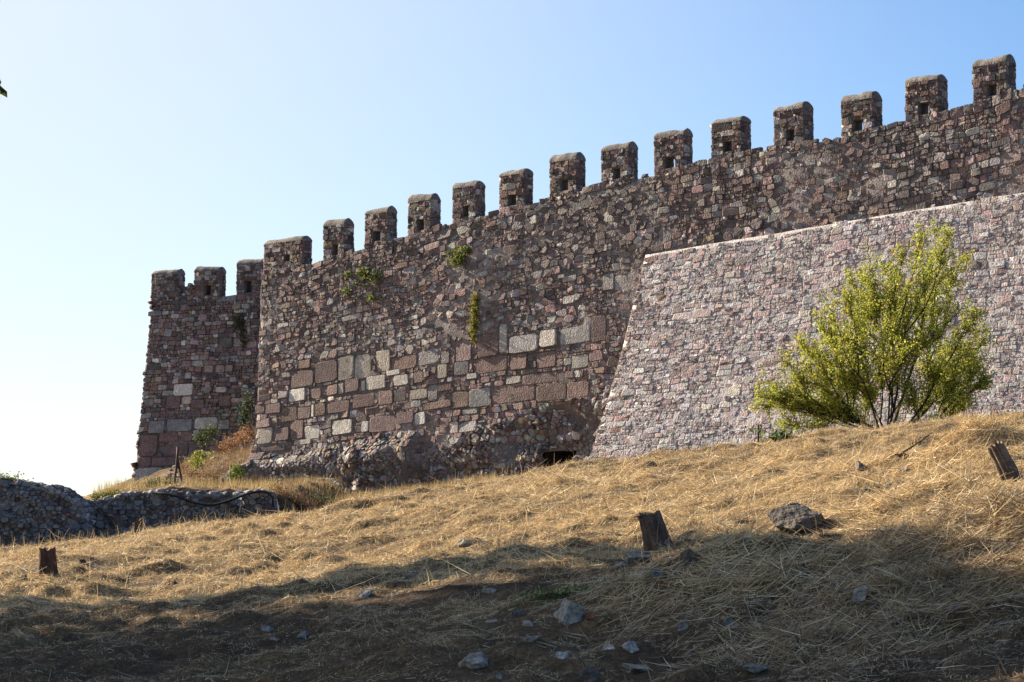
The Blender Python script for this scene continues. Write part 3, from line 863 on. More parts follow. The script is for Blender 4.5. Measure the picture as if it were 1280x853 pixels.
ruin('masonry_mound', 'dark rounded heap of old masonry at the far left with green plant on top',
     [(-150, 600), (-60, 594), (0, 599), (22, 603), (40, 607), (62, 609), (76, 618), (88, 627), (97, 636), (106, 668)], 72.5, 0, 2.6, .22, 8, 'ruin', .75, 330)

# ------------------------------------------------------------------ stones on the slope
def gz(x, y): return float(terrain(np.array([x]), np.array([y]))[0])
CLEAR = []
ROCKS = [
    # px, py of the base centre, width, height (px), depth ratio, colour, name, label
    (1005, 664, 82, 33, .8, (.15, .138, .13), 'boulder', 'big dark angular boulder at the edge of the shade'),
    (1078, 588, 25, 14, .8, (.19, .17, .17), 'rock', 'grey rock in sunlit straw above the big boulder'),
    (1131, 591, 14, 7, .8, (.26, .23, .22), 'rock', 'small pale stone below the dead branch'),
    (1077, 751, 27, 26, .6, (.33, .34, .36), 'rock', 'white triangular stone standing upright in shaded straw'),
    (1195, 769, 26, 15, .8, (.20, .15, .14), 'rock', 'pinkish brown stone in shaded hay near the right edge'),
    (1041, 736, 22, 9, .9, (.19, .18, .18), 'rock', 'half buried grey stone left of the white triangular stone'),
    (1070, 720, 22, 7, .9, (.22, .21, .20), 'rock', 'flat pale stone just above the white triangular stone'),
    (905, 673, 24, 12, .8, (.25, .24, .235), 'rock', 'rounded grey stone between the leaning stump and the boulder'),
    (862, 711, 26, 26, .8, (.15, .115, .09), 'rock', 'brown blocky stone right below the leaning stump'),
    (806, 684, 11, 12, .8, (.34, .29, .22), 'rock', 'small cream stone at the left foot of the leaning stump'),
    (798, 703, 32, 12, 1.0, (.21, .21, .215), 'rock', 'low grey slab just left below the leaning stump'),
    (774, 708, 17, 7, 1.0, (.22, .22, .22), 'rock', 'thin grey slab left of the slab under the stump'),
    (819, 726, 18, 13, .8, (.19, .20, .22), 'rock', 'bluish grey stone beside a red brick piece'),
    (829, 729, 15, 10, .7, (.26, .10, .06), 'brick_fragment', 'red brick fragment touching the bluish grey stone'),
    (713, 780, 38, 32, .7, (.30, .30, .295), 'rock', 'large pale grey rock by the green weeds in the foreground'),
    (739, 775, 16, 8, .7, (.20, .09, .06), 'brick_fragment', 'dull red brick fragment right of the large pale rock'),
    (662, 783, 19, 10, .7, (.38, .37, .36), 'rock', 'whitish flat stone left of the large pale rock'),
    (662, 800, 28, 11, .9, (.19, .185, .18), 'rock', 'flat grey stone under the whitish one in the foreground'),
    (703, 824, 16, 13, .7, (.42, .41, .39), 'rock', 'small white stone below the large pale rock'),
    (760, 813, 19, 9, .8, (.33, .33, .34), 'rock', 'left one of two pale stones lying side by side'),
    (789, 816, 22, 14, .8, (.36, .36, .36), 'rock', 'right one of two pale stones lying side by side'),
    (852, 788, 16, 16, .6, (.33, .30, .28), 'rock', 'tilted pale stone in the middle of the shaded straw'),
    (914, 787, 22, 14, .8, (.21, .20, .20), 'rock', 'dull grey stone right of the tilted pale stone'),
    (797, 842, 56, 12, 1.0, (.22, .21, .20), 'stone_slab', 'long flat grey slab near the bottom edge'),
    (871, 838, 14, 9, .8, (.17, .11, .08), 'rock', 'small brown stone right of the long flat slab'),
    (735, 856, 30, 22, .7, (.12, .105, .095), 'rock', 'dark rounded rock cut by the bottom edge'),
    (648, 770, 17, 11, .8, (.13, .12, .12), 'rock', 'dark stone above the whitish flat stone'),
    (946, 847, 32, 9, 1.0, (.17, .165, .16), 'stone_slab', 'half sunken grey slab at the bottom near the right'),
    (862, 822, 12, 8, .8, (.24, .24, .25), 'rock', 'small grey stone above the small brown stone'),
    (593, 836, 42, 18, .9, (.22, .22, .225), 'rock', 'broad low grey rock near the bottom middle'),
    (624, 852, 18, 11, .9, (.17, .17, .18), 'rock', 'grey stone below the broad low rock'),
    (456, 746, 20, 12, .8, (.21, .22, .245), 'rock', 'bluish stone alone in the middle of the shaded slope'),
    (511, 720, 20, 8, 1.0, (.20, .195, .19), 'rock', 'flat stone where sunlight meets the shade'),
    (334, 789, 20, 9, .9, (.21, .22, .24), 'rock', 'uppermost of three bluish stones in the lower left'),
    (378, 799, 18, 9, .9, (.20, .21, .23), 'rock', 'rightmost of three bluish stones in the lower left'),
    (342, 803, 16, 8, .9, (.19, .20, .22), 'rock', 'lowest left of three bluish stones in the lower left'),
    (429, 825, 9, 6, .9, (.30, .30, .31), 'rock', 'tiny pale pebble in the lower left shade'),
    (615, 742, 24, 9, 1.0, (.20, .20, .205), 'rock', 'flat grey stone on the shaded slope left of the weeds'),
    (616, 779, 18, 9, .9, (.24, .24, .25), 'rock', 'pale stone on the shaded slope below the flat grey one'),
    (583, 683, 22, 9, 1.0, (.24, .225, .20), 'rock', 'flat pale stone on the sunlit middle slope'),
    (219, 731, 8, 7, .8, (.10, .09, .08), 'rock', 'small dark stone on the lit slope right of the low stump'),
    (29, 727, 9, 9, .8, (.07, .05, .04), 'dirt_clod', 'dark clod left of the square low stump'),
    (103, 705, 10, 7, .8, (.06, .05, .04), 'dirt_clod', 'dark clod right of the square low stump'),
]
for k, (px, py, w, h, dr, col, nm, lab) in enumerate(ROCKS):
    P = hit(px, py); D = P[1]
    sx, sz = w / 2 / FPX * D * 1.08, h / FPX * D
    big = w > 30
    V, F = rockmesh((sx, sx * dr, sz * .8), 500 + k, 4 if w > 26 else 3, 11, .14)
    if lab.startswith('white triangular'):
        V[:, 0] *= 1 - .55 * (V[:, 2] / (sz * .8) * .5 + .5)
    if 'brick' in nm:
        V = np.sign(V) * np.abs(V / np.abs(V).max(0)) ** .45 * np.array([sx, sx * dr, sz * .6])
    o = np.array([P[0], P[1] + sx * dr * .4, 0]); o[2] = gz(o[0], o[1]) - .02
    CLEAR.append((o[0], o[1], sx, sx * dr))
    V = V + np.array([0, 0, sz * .20])
    c = np.tile(np.array(col) * np.array([1.06, .97, .84]), (len(V), 1)) * (1 + .25 * fbm(V[:, 0] * 5 / sx * .3, V[:, 2] * 5 / sx * .3, V[:, 1] * 5 / sx * .3, seed=k)[:, None])
    mb = MB(); mb.add(V + o, F, c)
    tag(mb.build(nm, M_ROCK, None, o, smooth=False), lab, 'brick' if 'brick' in nm else ('clod' if 'clod' in nm else ('boulder' if nm == 'boulder' else ('slab' if 'slab' in nm else 'rock'))), 'stones on the slope')

def rubble():
    r = np.random.default_rng(88); mb = MB()
    for k in range(720):
        if k < 500:
            px = r.uniform(212, 332); D = r.uniform(100.5, 113)
        else:
            px = r.uniform(330, 640); D = float(np.interp(px, [330, 450, 560, 640], [100.5, 96.5, 93.5, 91.5])) - abs(r.normal(0, .8))
        x = (px - CX) / FPX * D; sz = r.uniform(.07, .30) ** 1.15
        V, F = rockmesh((sz, sz * .8, sz * .65), 9000 + k, 1, 6)
        a = r.uniform(0, 6.28); V = V @ np.array([[math.cos(a), math.sin(a), 0], [-math.sin(a), math.cos(a), 0], [0, 0, 1]])
        mb.add(V + np.array([x, D, gz(x, D) + .03]), F, pick('rubble', 1, r)[0])
    tag(mb.build('rubble', M_STONE, smooth=False), 'loose broken rubble lying along the foot of tower and wall', 'rubble', None, 'stuff')
rubble()

# ------------------------------------------------------------------ stumps
def stump(px, py, w, h, tilt, col, label, seed, ruggedness=.12, slant=0., D=None):
    P = hit(px, py) if D is None else at(px, py, D)
    D = P[1]; R = w / 2 / FPX * D; Hh = h / FPX * D
    r = np.random.default_rng(seed)
    k, nz = 40, 9
    an = np.arange(k) * 2 * math.pi / k
    prof = 1 + ruggedness * fbm(np.cos(an) * 2.2 + seed, np.sin(an) * 2.2, seed=seed, octv=3) - .12 * (vnoise(an * 3.2, an * 0, seed=seed) > .35)
    zs = np.linspace(-.25 * Hh, Hh, nz)
    V = []
    topz = Hh * (.09 * fbm(np.cos(an) * 3, np.sin(an) * 3, seed=seed + 3, octv=3) * 2 + .06 * (r.random(k) - .5))
    for i, z in enumerate(zs):
        t = max(0, z / Hh)
        fl = 1 + .22 * (1 - t) ** 3
        rr = R * fl * prof * (1 - .10 * t) * (1 + .03 * r.normal(size=k) + .10 * fbm(np.cos(an) * 5, np.sin(an) * 5, np.full(k, t * 1.2), seed=seed + 5, octv=2))
        zz = z + (topz + slant * Hh * np.cos(an)) * (t ** 2)
        V.append(np.stack([rr * np.cos(an) + tilt * zz, rr * np.sin(an), zz], 1))
    V = np.concatenate(V)
    i = np.arange(nz - 1)[:, None] * k; j = np.arange(k)[None]; j2 = (j + 1) % k
    Fq = np.stack([i + j, i + j2, i + k + j2, i + k + j], -1).reshape(-1, 4)
    o = np.array([P[0], P[1] + R * .6, 0]); o[2] = gz(o[0], o[1]) - .02
    streak = (1 + .45 * vnoise(np.tile(an * 5, nz), np.repeat(zs / Hh * 1.3, k), seed=seed + 8))[:, None]
    mb = MB(); mb.add(V + o, Fq, np.array(col)[None] * streak)
    s = mb.build('tree_stump', M_WOOD, None, o)
    tag(s, label, 'stump', 'cut tree stumps on the slope')
    rim = V[-k:]
    cb = MB(); inner = rim.mean(0) + (rim - rim.mean(0)) * .5; inner[:, 2] -= .04 * Hh * r.random(k); c0 = rim.mean(0) - np.array([0, 0, .05 * Hh])
    f = [[a, (a + 1) % k, k + (a + 1) % k, k + a] for a in range(k)] + [[k + a, k + (a + 1) % k, 2 * k] for a in range(k)]
    cb.add(np.concatenate([rim, inner, c0[None]]) + o, f, np.array(col) * 1.5)
    cb.build('cut_top', M_WOOD, s, o)
    return s, o, R, Hh
stump(58, 720, 23, 33, -.05, (.085, .048, .032), 'square dark brown stump low on the left slope', 41, .10)
stump(173, 665, 15, 14, -.1, (.10, .065, .045), 'small stump at the foot of the ruined wall', 42, .1, .25)
_s, _so, _R, _H = stump(828, 686, 33, 45, -.32, (.115, .08, .06), 'cracked stump leaning left in the middle of the slope', 43, .2, .04)
stump(1272, 604, 25, 48, -.50, (.14, .10, .075), 'split stump leaning left at the right edge of the slope', 44, .22, .12)
# torn splinter sticking out of the leaning stump's top
mb = MB(); sp = np.array([[-.10, -.02, _H * .97], [-.2, -.03, _H * .96], [-.30, -.03, _H * .93]]) + _so; mb.tube(sp, [.018, .012, .004], (.09, .065, .05), 0, 5)
mb.build('splinter', M_WOOD, _s, _so)

# ------------------------------------------------------------------ hose, posts, stake, branch
def curve_pts(P, n=40):
    P = np.asarray(P, float); t = np.linspace(0, len(P) - 1, n); out = []
    for a in t:
        i = min(int(a), len(P) - 2); f = a - i
        p0, p1, p2, p3 = P[max(i - 1, 0)], P[i], P[i + 1], P[min(i + 2, len(P) - 1)]
        out.append(.5 * ((2 * p1) + (-p0 + p2) * f + (2 * p0 - 5 * p1 + 4 * p2 - p3) * f ** 2 + (-p0 + 3 * p1 - 3 * p2 + p3) * f ** 3))
    return np.array(out)
hp = curve_pts([at(178, 620, 75.3), at(192, 616, 74.9), at(205, 617.5, 74.5), at(222, 621, 74.4), at(240, 628, 74.4), at(262, 631.5, 74.4), at(280, 628, 74.4), at(300, 621, 74.4), at(318, 615.5, 74.6), at(332, 615.5, 74.6), at(340, 622, 74.5), at(341, 634, 74.5)], 70)
mb = MB(); mb.tube(hp, .04, (.02, .02, .02), 0, 8)
tag(mb.build('hose', M_RUBBER, None, hp[0]), 'black hose draped along the ruined wall', 'hose')

def rods(name, label, cat, segs, rad, col, mat, base):
    e = None
    mb = MB()
    for s in segs: mb.tube(s, rad, col, 0, 6)
    return tag(mb.build(name, mat, None, base), label, cat)
b = at(222, 607, 97)
post = empty('fence_post', b); tag(post, 'leaning pair of rusty iron posts standing before the tower', 'post')
for pts in ([at(217, 612, 97), at(220, 588, 97), at(221.5, 571, 97), at(222.3, 559, 97)], [at(228.5, 606, 97), at(225, 590, 97.05), at(221.5, 573, 97.05)]):
    mb = MB(); mb.tube(pts, .055, (.045, .032, .026), 0, 6); mb.build('post', M_IRON, post, b)
P = hit(948, 550); zt = at(948, 530, P[1])[2]
mb = MB(); mb.tube([[P[0], P[1], gz(P[0], P[1]) - .2], [P[0], P[1], zt - .07], [P[0] - .005, P[1], zt]], [.018, .018, .014], (.06, .035, .02), 0, 6)
tag(mb.build('stake', M_IRON, None, P), 'thin rusty stake standing before the revetment left of the tree', 'stake')
P = hit(1124, 573); D = P[1]
br = curve_pts([P + np.array([0, 0, -.05]), P + np.array([.03, 0, .06]), at(1135, 562, D), at(1150, 552, D + .05), at(1165, 541, D + .1)], 14)
mb = MB(); mb.tube(br, np.linspace(.022, .007, 14), (.085, .06, .045), 0, 6)
for dx, dz in ((-.12, .02), (.1, -.02), (-.05, .05), (.16, 0), (.04, -.04)):
    mb.tube(curve_pts([P + np.array([.01, 0, .03]), P + np.array([dx * .5, -.02, .05]), P + np.array([dx, -.03, dz])], 6), np.linspace(.022, .006, 6), (.06, .04, .03), 0, 5)
tag(mb.build('dead_branch', M_BARK, None, P), 'dead bare branch with a rooty end sticking out of the hay', 'branch')

# ------------------------------------------------------------------ leaves
def leaf_batch(mb, P, L, Wd, col, r, up=.2, mat=0):
    """diamond leaves, two triangles folded along the midrib"""
    n = len(P)
    d = r.normal(size=(n, 3)); d[:, 2] += up; d /= np.linalg.norm(d, axis=1)[:, None]
    a = np.cross(d, r.normal(size=(n, 3))); a /= np.linalg.norm(a, axis=1)[:, None] + 1e-9
    c = np.cross(d, a)
    L = (L * r.uniform(.7, 1.3, n))[:, None]; Wd = (Wd * r.uniform(.7, 1.3, n))[:, None]
    base, tip = P, P + d * L
    mid = P + d * L * .45
    l, rr = mid + a * Wd * .5 + c * Wd * .15, mid - a * Wd * .5 + c * Wd * .15
    V = np.stack([base, rr, tip, l], 1).reshape(-1, 3)
    i = np.arange(n)[:, None] * 4
    F = np.concatenate([i + np.array([[0, 1, 2]]), i + np.array([[0, 2, 3]])])
    mb.add(V, F, np.repeat(col, 4, 0), mat)

def leafcols(n, base, r, sd=.22, hue=.10):
    return np.array(base)[None] * np.exp(r.normal(0, sd, (n, 1))) * np.exp(r.normal(0, hue, (n, 3)))

def make_tree(name, label, base, tips, r, leaf, lw, lcol, twigs, per, stem_r, group=None, rise=.35, tw_len=(.25, .7), cat='tree', start=.25, nprim=14):
    base = np.asarray(base, float)
    t = empty(name, base); tag(t, label, cat, group)
    tr, cr = MB(), MB()
    prim = []
    for it, tip in enumerate(tips):
        tip = np.asarray(tip, float)
        root, sr = base + np.array([r.normal(0, stem_r * 2.5), r.normal(0, stem_r * 2.5), -.15]), stem_r
        if it >= nprim and prim:
            best = min(prim, key=lambda q: np.linalg.norm(q[17] - tip))
            root = best[int(r.integers(3, 10))]; sr = stem_r * .6
        v = tip - root; Ln = np.linalg.norm(v); horiz = v * np.array([1, 1, 0])
        m1 = root + v * .33 + horiz * .10 + r.normal(0, .05 * Ln, 3) + np.array([0, 0, rise * .10 * Ln])
        m2 = root + v * .68 + r.normal(0, .055 * Ln, 3)
        pts = curve_pts([root, m1, m2, tip], 18) + r.normal(0, .006 * Ln, (18, 3)) * np.linspace(0, 1, 18)[:, None]
        if it < nprim: prim.append(pts)
        tr.tube(pts, np.linspace(sr * r.uniform(.7, 1.2), stem_r * .14, 18), (.035, .027, .021), 0, 6)
        for _ in range(twigs):
            s = start + (1 - start) * r.random() ** .8
            i = min(int(s * 17), 16); p = pts[i] + (pts[i + 1] - pts[i]) * r.random()
            ax = (pts[i + 1] - pts[i]); ax /= np.linalg.norm(ax)
            dr = ax * .7 + r.normal(0, .55, 3) + np.array([0, 0, .35]); dr /= np.linalg.norm(dr)
            tl = r.uniform(*tw_len) * (1.15 - .5 * s)
            q = curve_pts([p, p + dr * tl * .5 + r.normal(0, .03 * tl, 3), p + dr * tl + np.array([0, 0, .08 * tl])], 7)
            tr.tube(q, np.linspace(stem_r * .22, stem_r * .07, 7), (.06, .048, .036), 0, 4, False)
            k = max(3, int(per * tl / tw_len[1]))
            f = r.random(k) ** .7
            idx = np.minimum((f * 6).astype(int), 5)
            LP = q[idx] + (q[idx + 1] - q[idx]) * (f * 6 - idx)[:, None] + r.normal(0, .11 * tl, (k, 3))
            leaf_batch(cr, LP, leaf, lw, leafcols(k, lcol, r) * r.uniform(.75, 1.2), r)
    tr.build('trunk', M_BARK, t, base)
    cr.build('crown', M_LEAF, t, base, smooth=False)
    return t

# the light green bushy tree before the revetment
TD = 41.0
tr_r = np.random.default_rng(77)
tb = at(1112, 536, TD); tb[2] = gz(tb[0], tb[1]) + .0
tips_px = [(1172, 284), (1185, 292), (1150, 296), (1208, 320), (1130, 318), (1162, 330), (1105, 330), (1080, 346), (1190, 345), (1060, 366), (1212, 372), (1145, 360), (1040, 385), (1222, 410), (1095, 372), (1175, 385),
           (1030, 420), (1228, 445), (1000, 428), (1010, 455), (1225, 480), (985, 450), (962, 478), (975, 498), (948, 492), (955, 505), (1000, 500), (1205, 505), (1050, 440), (1110, 400), (1150, 420), (1190, 430), (1075, 400),
           (1020, 475), (1045, 500), (1215, 465), (1120, 345), (1170, 310), (1020, 515), (985, 528), (1230, 425), (1232, 470), (1222, 390), (1130, 440), (1160, 460), (1100, 450), (1070, 470), (1190, 470), (1140, 480), (1090, 490), (1060, 420), (1205, 440), (1040, 460), (1120, 380), (1165, 350), (1062, 350), (1045, 374), (1086, 332), (1025, 405), (1012, 440), (1090, 360), (1000, 490), (1050, 515), (1210, 400)]
order = [0, 4, 7, 12, 17, 20, 22, 26, 29, 33, 38, 13, 10, 16]
tips_px = [tips_px[i] for i in order] + [p for i, p in enumerate(tips_px) if i not in order]
tips = [at(px, py + 4, TD + tr_r.normal(0, .75) * min(1, (535 - py) / 130)) for px, py in tips_px]
make_tree('bushy_tree', 'bright green many stemmed bushy tree growing on the crest before the revetment', tb, tips, tr_r, .055, .031, (.31, .32, .05), 29, 56, .028, tw_len=(.18, .62), start=.30)

# shade trees just outside the left edge; their shadow lies over the foreground
def shade_trees():
    r = np.random.default_rng(201)
    edge = [(-90, 880), (0, 852), (120, 830), (250, 794), (400, 748), (500, 716), (620, 700), (740, 694), (800, 680), (870, 668), (960, 684), (1060, 712), (1160, 742), (1280, 768), (1450, 800)]
    ex, ey = zip(*edge)
    A_, B_ = np.array([math.sin(SUN_A), math.cos(SUN_A)]), np.array([-math.cos(SUN_A), math.sin(SUN_A)])
    T = {1: (14.6, 29.5), 2: (11.0, 33.0)}
    tips = {1: [], 2: []}
    for k in range(150):
        px = r.uniform(-90, 1450) if k > 40 else np.interp(k, [0, 40], [-80, 1440]); ye = np.interp(px, ex, ey)
        py = ye + 4 + (r.uniform(0, 1) ** 1.2 * (900 - ye) if k > 40 else 0)
        d = ray(px, py); D = np.arange(11, 40, .1); P = d[None] * (D / d[1])[:, None]
        h = P[:, 2] - terrain(P[:, 0], P[:, 1], False); G = P[np.argmax(h < 0)] if (h < 0).any() else P[-1]
        p, w = G[:2] @ A_, G[:2] @ B_
        t = 1 if p > 13.4 else 2
        L = (T[t][1] + r.normal(0, 1.3) - w) / math.cos(SUN_E)
        tips[t].append(G + SUN * L)
    labs = {1: 'leafy tree at the left edge whose leaf tips reach into the sky', 2: 'taller leafy tree standing behind the left edge of the view'}
    for t in (1, 2):
        p, w = T[t]; xy = A_ * p + B_ * w
        b = np.array([xy[0], xy[1], gz(*xy)])
        tp = [q for q in tips[t] if q[2] > b[2] + 2.2]
        if t == 1: tp.append(at(-30, 90, 29))
        make_tree('shade_tree', labs[t], b, tp, r, .22, .13, (.045, .065, .018), 20, 44, .15, 'trees left of the slope', .6, (.45, 1.1), start=.74)
shade_trees()

# plants on and by the walls
def on_wall(px, py, out=.12):
    u, v = c_uv(px, py); return c_map(np.array([u]), np.array([v]), np.array([out]))[0]
def on_tower(px, py, out=.15):
    u, v = t_uv(px, py); return t_map(np.array([u]), np.array([v]), np.array([out]))[0]
def plant(name, label, cat, centres, n, leaf, col, seed, group=None, spread=.6, lw=.55, sd=.25):
    """centres: list of (P, rx, rz) ellipsoids of leaves joined by a few stems"""
    r = np.random.default_rng(seed)
    base = np.array(centres[0][0], float)
    t = empty(name, base); tag(t, label, cat, group)
    st, fo = MB(), MB()
    tot = sum(c[1] * c[2] for c in centres)
    for P, rx, rz in centres:
        P = np.asarray(P, float); k = max(8, int(n * rx * rz / tot))
        q = r.normal(0, .5, (k, 3)) * np.array([rx, rx * spread, rz])
        leaf_batch(fo, P + q, leaf, leaf * lw, leafcols(k, col, r, sd), r)
        st.tube(curve_pts([base + r.normal(0, .02, 3), (base + P) / 2 + np.array([0, -.06, .03]), P], 8), np.linspace(.014, .006, 8), (.07, .055, .035), 0, 5)
        for _ in range(6):
            st.tube([P + np.array([0, 0, -.3 * rz]), P + r.normal(0, .4, 3) * np.array([rx, rx * spread, rz])], [.008, .003], (.08, .06, .04), 0, 4)
    st.build('stem', M_BARK, t, base)
    fo.build('foliage', M_LEAF, t, base, smooth=False)
GREEN, YEL, DKG, DRY, BRN = (.085, .115, .02), (.17, .165, .025), (.028, .042, .014), (.30, .19, .07), (.12, .075, .04)
plant('wall_plant', 'straggling green plant in several tufts high on the wall near the corner merlon', 'plant', [(on_wall(458, 341), .45, .35), (on_wall(474, 347), .4, .35), (on_wall(437, 345), .2, .15), (on_wall(438, 366), .25, .2), (on_wall(470, 373), .3, .2), (on_wall(450, 356), .25, .12)], 420, .15, GREEN, 1)
plant('wall_plant', 'compact green plant below the fifth merlon of the wall', 'plant', [(on_wall(577, 323), .5, .38), (on_wall(586, 315), .35, .2)], 320, .16, (.095, .125, .02), 2)
plant('hanging_creeper', 'narrow yellow green creeper hanging down the middle of the wall', 'plant', [(on_wall(598, 375), .2, .35), (on_wall(598, 392), .24, .45), (on_wall(597, 408), .22, .4), (on_wall(596, 421), .16, .35)], 900, .10, YEL, 3)
plant('hanging_creeper', 'dull olive creeper hanging on the tower beside the wall corner', 'plant', [(on_tower(300, 402), .3, .45), (on_tower(304, 414), .3, .5), (on_tower(306, 428), .25, .3)], 420, .11, (.06, .07, .025), 4)
plant('ivy', 'dark green ivy tuft in the angle between tower and wall', 'plant', [(at(310, 503, 104.2), .35, .55), (at(307, 517, 104), .4, .6), (at(304, 527, 104), .25, .3)], 700, .12, DKG, 5)
plant('shrub', 'dark green shrub low against the tower', 'plant', [(at(263, 541, 108), .45, .35), (at(253, 549, 108), .45, .35)], 480, .12, (.045, .065, .015), 6)
plant('shrub', 'yellow green shrub on the rubble slope below the tower', 'plant', [(at(254, 570, 105), .5, .3), (at(246, 580, 104.5), .5, .3), (at(243, 574, 105), .3, .3)], 480, .13, (.19, .20, .035), 7)
plant('shrub', 'small bright green shrub at the foot of the wall corner', 'plant', [(at(297, 590, 101), .34, .4), (at(293, 597, 101), .3, .25)], 380, .11, (.09, .13, .015), 8)
plant('shrub', 'low dark green bush before the tower foot beside the iron posts', 'plant', [(at(197, 605, 98), .6, .28), (at(212, 603, 98), .5, .25), (at(185, 606, 99), .5, .22)], 520, .12, (.05, .06, .018), 9)
plant('shrub', 'green plant on the low ruined wall left of the tall grass', 'plant', [(at(133, 619, 76), .4, .15), (at(121, 622, 76), .3, .12), (at(143, 616, 76.5), .3, .15)], 420, .09, (.10, .12, .03), 10)
plant('shrub', 'green plant on top of the dark masonry mound', 'plant', [(at(2, 600, 73.6), .6, .26), (at(18, 602, 73.6), .35, .18), (at(-25, 597, 74), .8, .3)], 800, .09, (.07, .10, .02), 11)
plant('dry_bush', 'brown withered bush at the right end of the ruined wall', 'bush', [(at(350, 621, 76.6), .5, .5), (at(362, 628, 76.6), .6, .45), (at(378, 634, 76.6), .7, .3), (at(346, 634, 76.4), .4, .5), (at(362, 638, 76.3), .6, .3)], 3600, .11, BRN, 12, lw=.25)
plant('shrub', 'small grey green shrub right of the withered bush', 'plant', [(at(400, 627, 82), .4, .3), (at(412, 624, 83), .3, .25)], 300, .10, (.08, .085, .035), 13, lw=.35)
plant('dry_bush', 'rusty dry brush climbing the rubble against the wall corner', 'bush', [(at(312, 541, 103.6), .45, .4), (at(301, 548, 104.5), .5, .35), (at(288, 556, 106), .55, .35), (at(276, 562, 107.5), .5, .3)], 1500, .13, (.24, .125, .055), 16, lw=.25)
plant('dry_bush', 'pale brown dry brush low on the rubble beside the iron posts', 'bush', [(at(240, 592, 103), .5, .35), (at(262, 594, 102.5), .5, .3), (at(230, 584, 104), .4, .4)], 1000, .13, (.20, .125, .065), 17, lw=.25)
P = hit(972, 551)
plant('weed', 'dark green broad leaved weed left of the tree foot', 'plant', [(P + np.array([0, 0, .06]), .28, .11), (P + np.array([.16, 0, .05]), .2, .09)], 110, .13, (.075, .12, .03), 14, lw=.5)
for k, (px, py, rx, n) in enumerate([(697, 752, .34, 420)]):
    P = hit(px, py)
    plant('weed', 'feathery green weeds beside the large pale rock in the shade', 'plant', [(P + np.array([.05, 0, .05]), .26, .09), (P + np.array([-.18, .05, .03]), .22, .06), (P + np.array([.22, .1, .06]), .2, .08)], n, .045, (.075, .14, .025), 15, lw=.4)

# ------------------------------------------------------------------ straw and grass
def straw(name, label, x, y, Ln, Wd, pitch, az, cols, r, segs=1, lift=.0, bend=.0):
    n = len(x)
    z = terrain(x, y)
    d = np.stack([np.cos(az) * np.cos(pitch), np.sin(az) * np.cos(pitch), np.sin(pitch)], 1)
    # lie along the ground: add the local slope to the blade's rise
    e = .15
    gxs = (terrain(x + e, y) - z) / e; gys = (terrain(x, y + e) - z) / e
    d[:, 2] += (d[:, 0] * gxs + d[:, 1] * gys) * np.cos(pitch)
    s = np.cross(d, np.array([0, .75, -.65])[None] + r.normal(0, .4, (n, 3))); s /= np.linalg.norm(s, axis=1)[:, None] + 1e-9
    B = np.stack([x, y, z + lift], 1)
    if segs == 1:
        V = np.stack([B - s * Wd[:, None] * .5, B + s * Wd[:, None] * .5, B + d * Ln[:, None]], 1).reshape(-1, 3)
        F = np.arange(n * 3).reshape(-1, 3)
        return V, F, np.repeat(cols, 3, 0)
    bn = np.cross(d, s) * (Ln * r.normal(0, .14, n))[:, None]; bn[:, 2] = -np.abs(bn[:, 2]) * .7 + np.sin(pitch) * 0
    P0, P1, P2 = B, B + d * (Ln * .5)[:, None] - bn * .5 * np.array([1, 1, -1]), B + d * Ln[:, None]
    w = Wd[:, None] * .5
    V = np.stack([P0 - s * w, P0 + s * w, P1 - s * w, P1 + s * w, P2 - s * w * .4, P2 + s * w * .4], 1).reshape(-1, 3)
    i = np.arange(n)[:, None] * 6
    F = np.concatenate([i + np.array([[0, 1, 3, 2]]), i + np.array([[2, 3, 5, 4]])])
    return V, F, np.repeat(cols, 6, 0)

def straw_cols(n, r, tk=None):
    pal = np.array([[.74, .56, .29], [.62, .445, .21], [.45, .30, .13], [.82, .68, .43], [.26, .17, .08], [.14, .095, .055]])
    old = np.array([[.34, .245, .145], [.20, .135, .075], [.11, .072, .042], [.50, .40, .27], [.07, .046, .028], [.042, .028, .018]])  # grey old straw, tones lowered further to paint in the foreground shade
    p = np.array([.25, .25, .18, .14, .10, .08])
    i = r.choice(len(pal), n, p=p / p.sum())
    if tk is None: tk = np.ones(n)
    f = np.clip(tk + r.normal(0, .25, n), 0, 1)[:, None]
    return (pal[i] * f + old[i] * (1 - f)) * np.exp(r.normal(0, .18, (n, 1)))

def scatter(n, r, d0, d1, x0=-190, x1=1470):
    D = d0 + (d1 - d0) * r.random(n) ** 1.15
    px = r.uniform(x0, x1, n)
    return (px - CX) / FPX * D, D

def clear(x, y, rr):
    k = np.ones(len(x), bool)
    for cx, cy, a, b in CLEAR:
        dx, dy = np.abs(x - cx), y - cy
        k &= ~((dx < a * 1.05 + .02) & (dy < b * .9) & (dy > -b - .30 - .2 * a)) | ((rr < .06) & (dy < -b - .02))
    return k

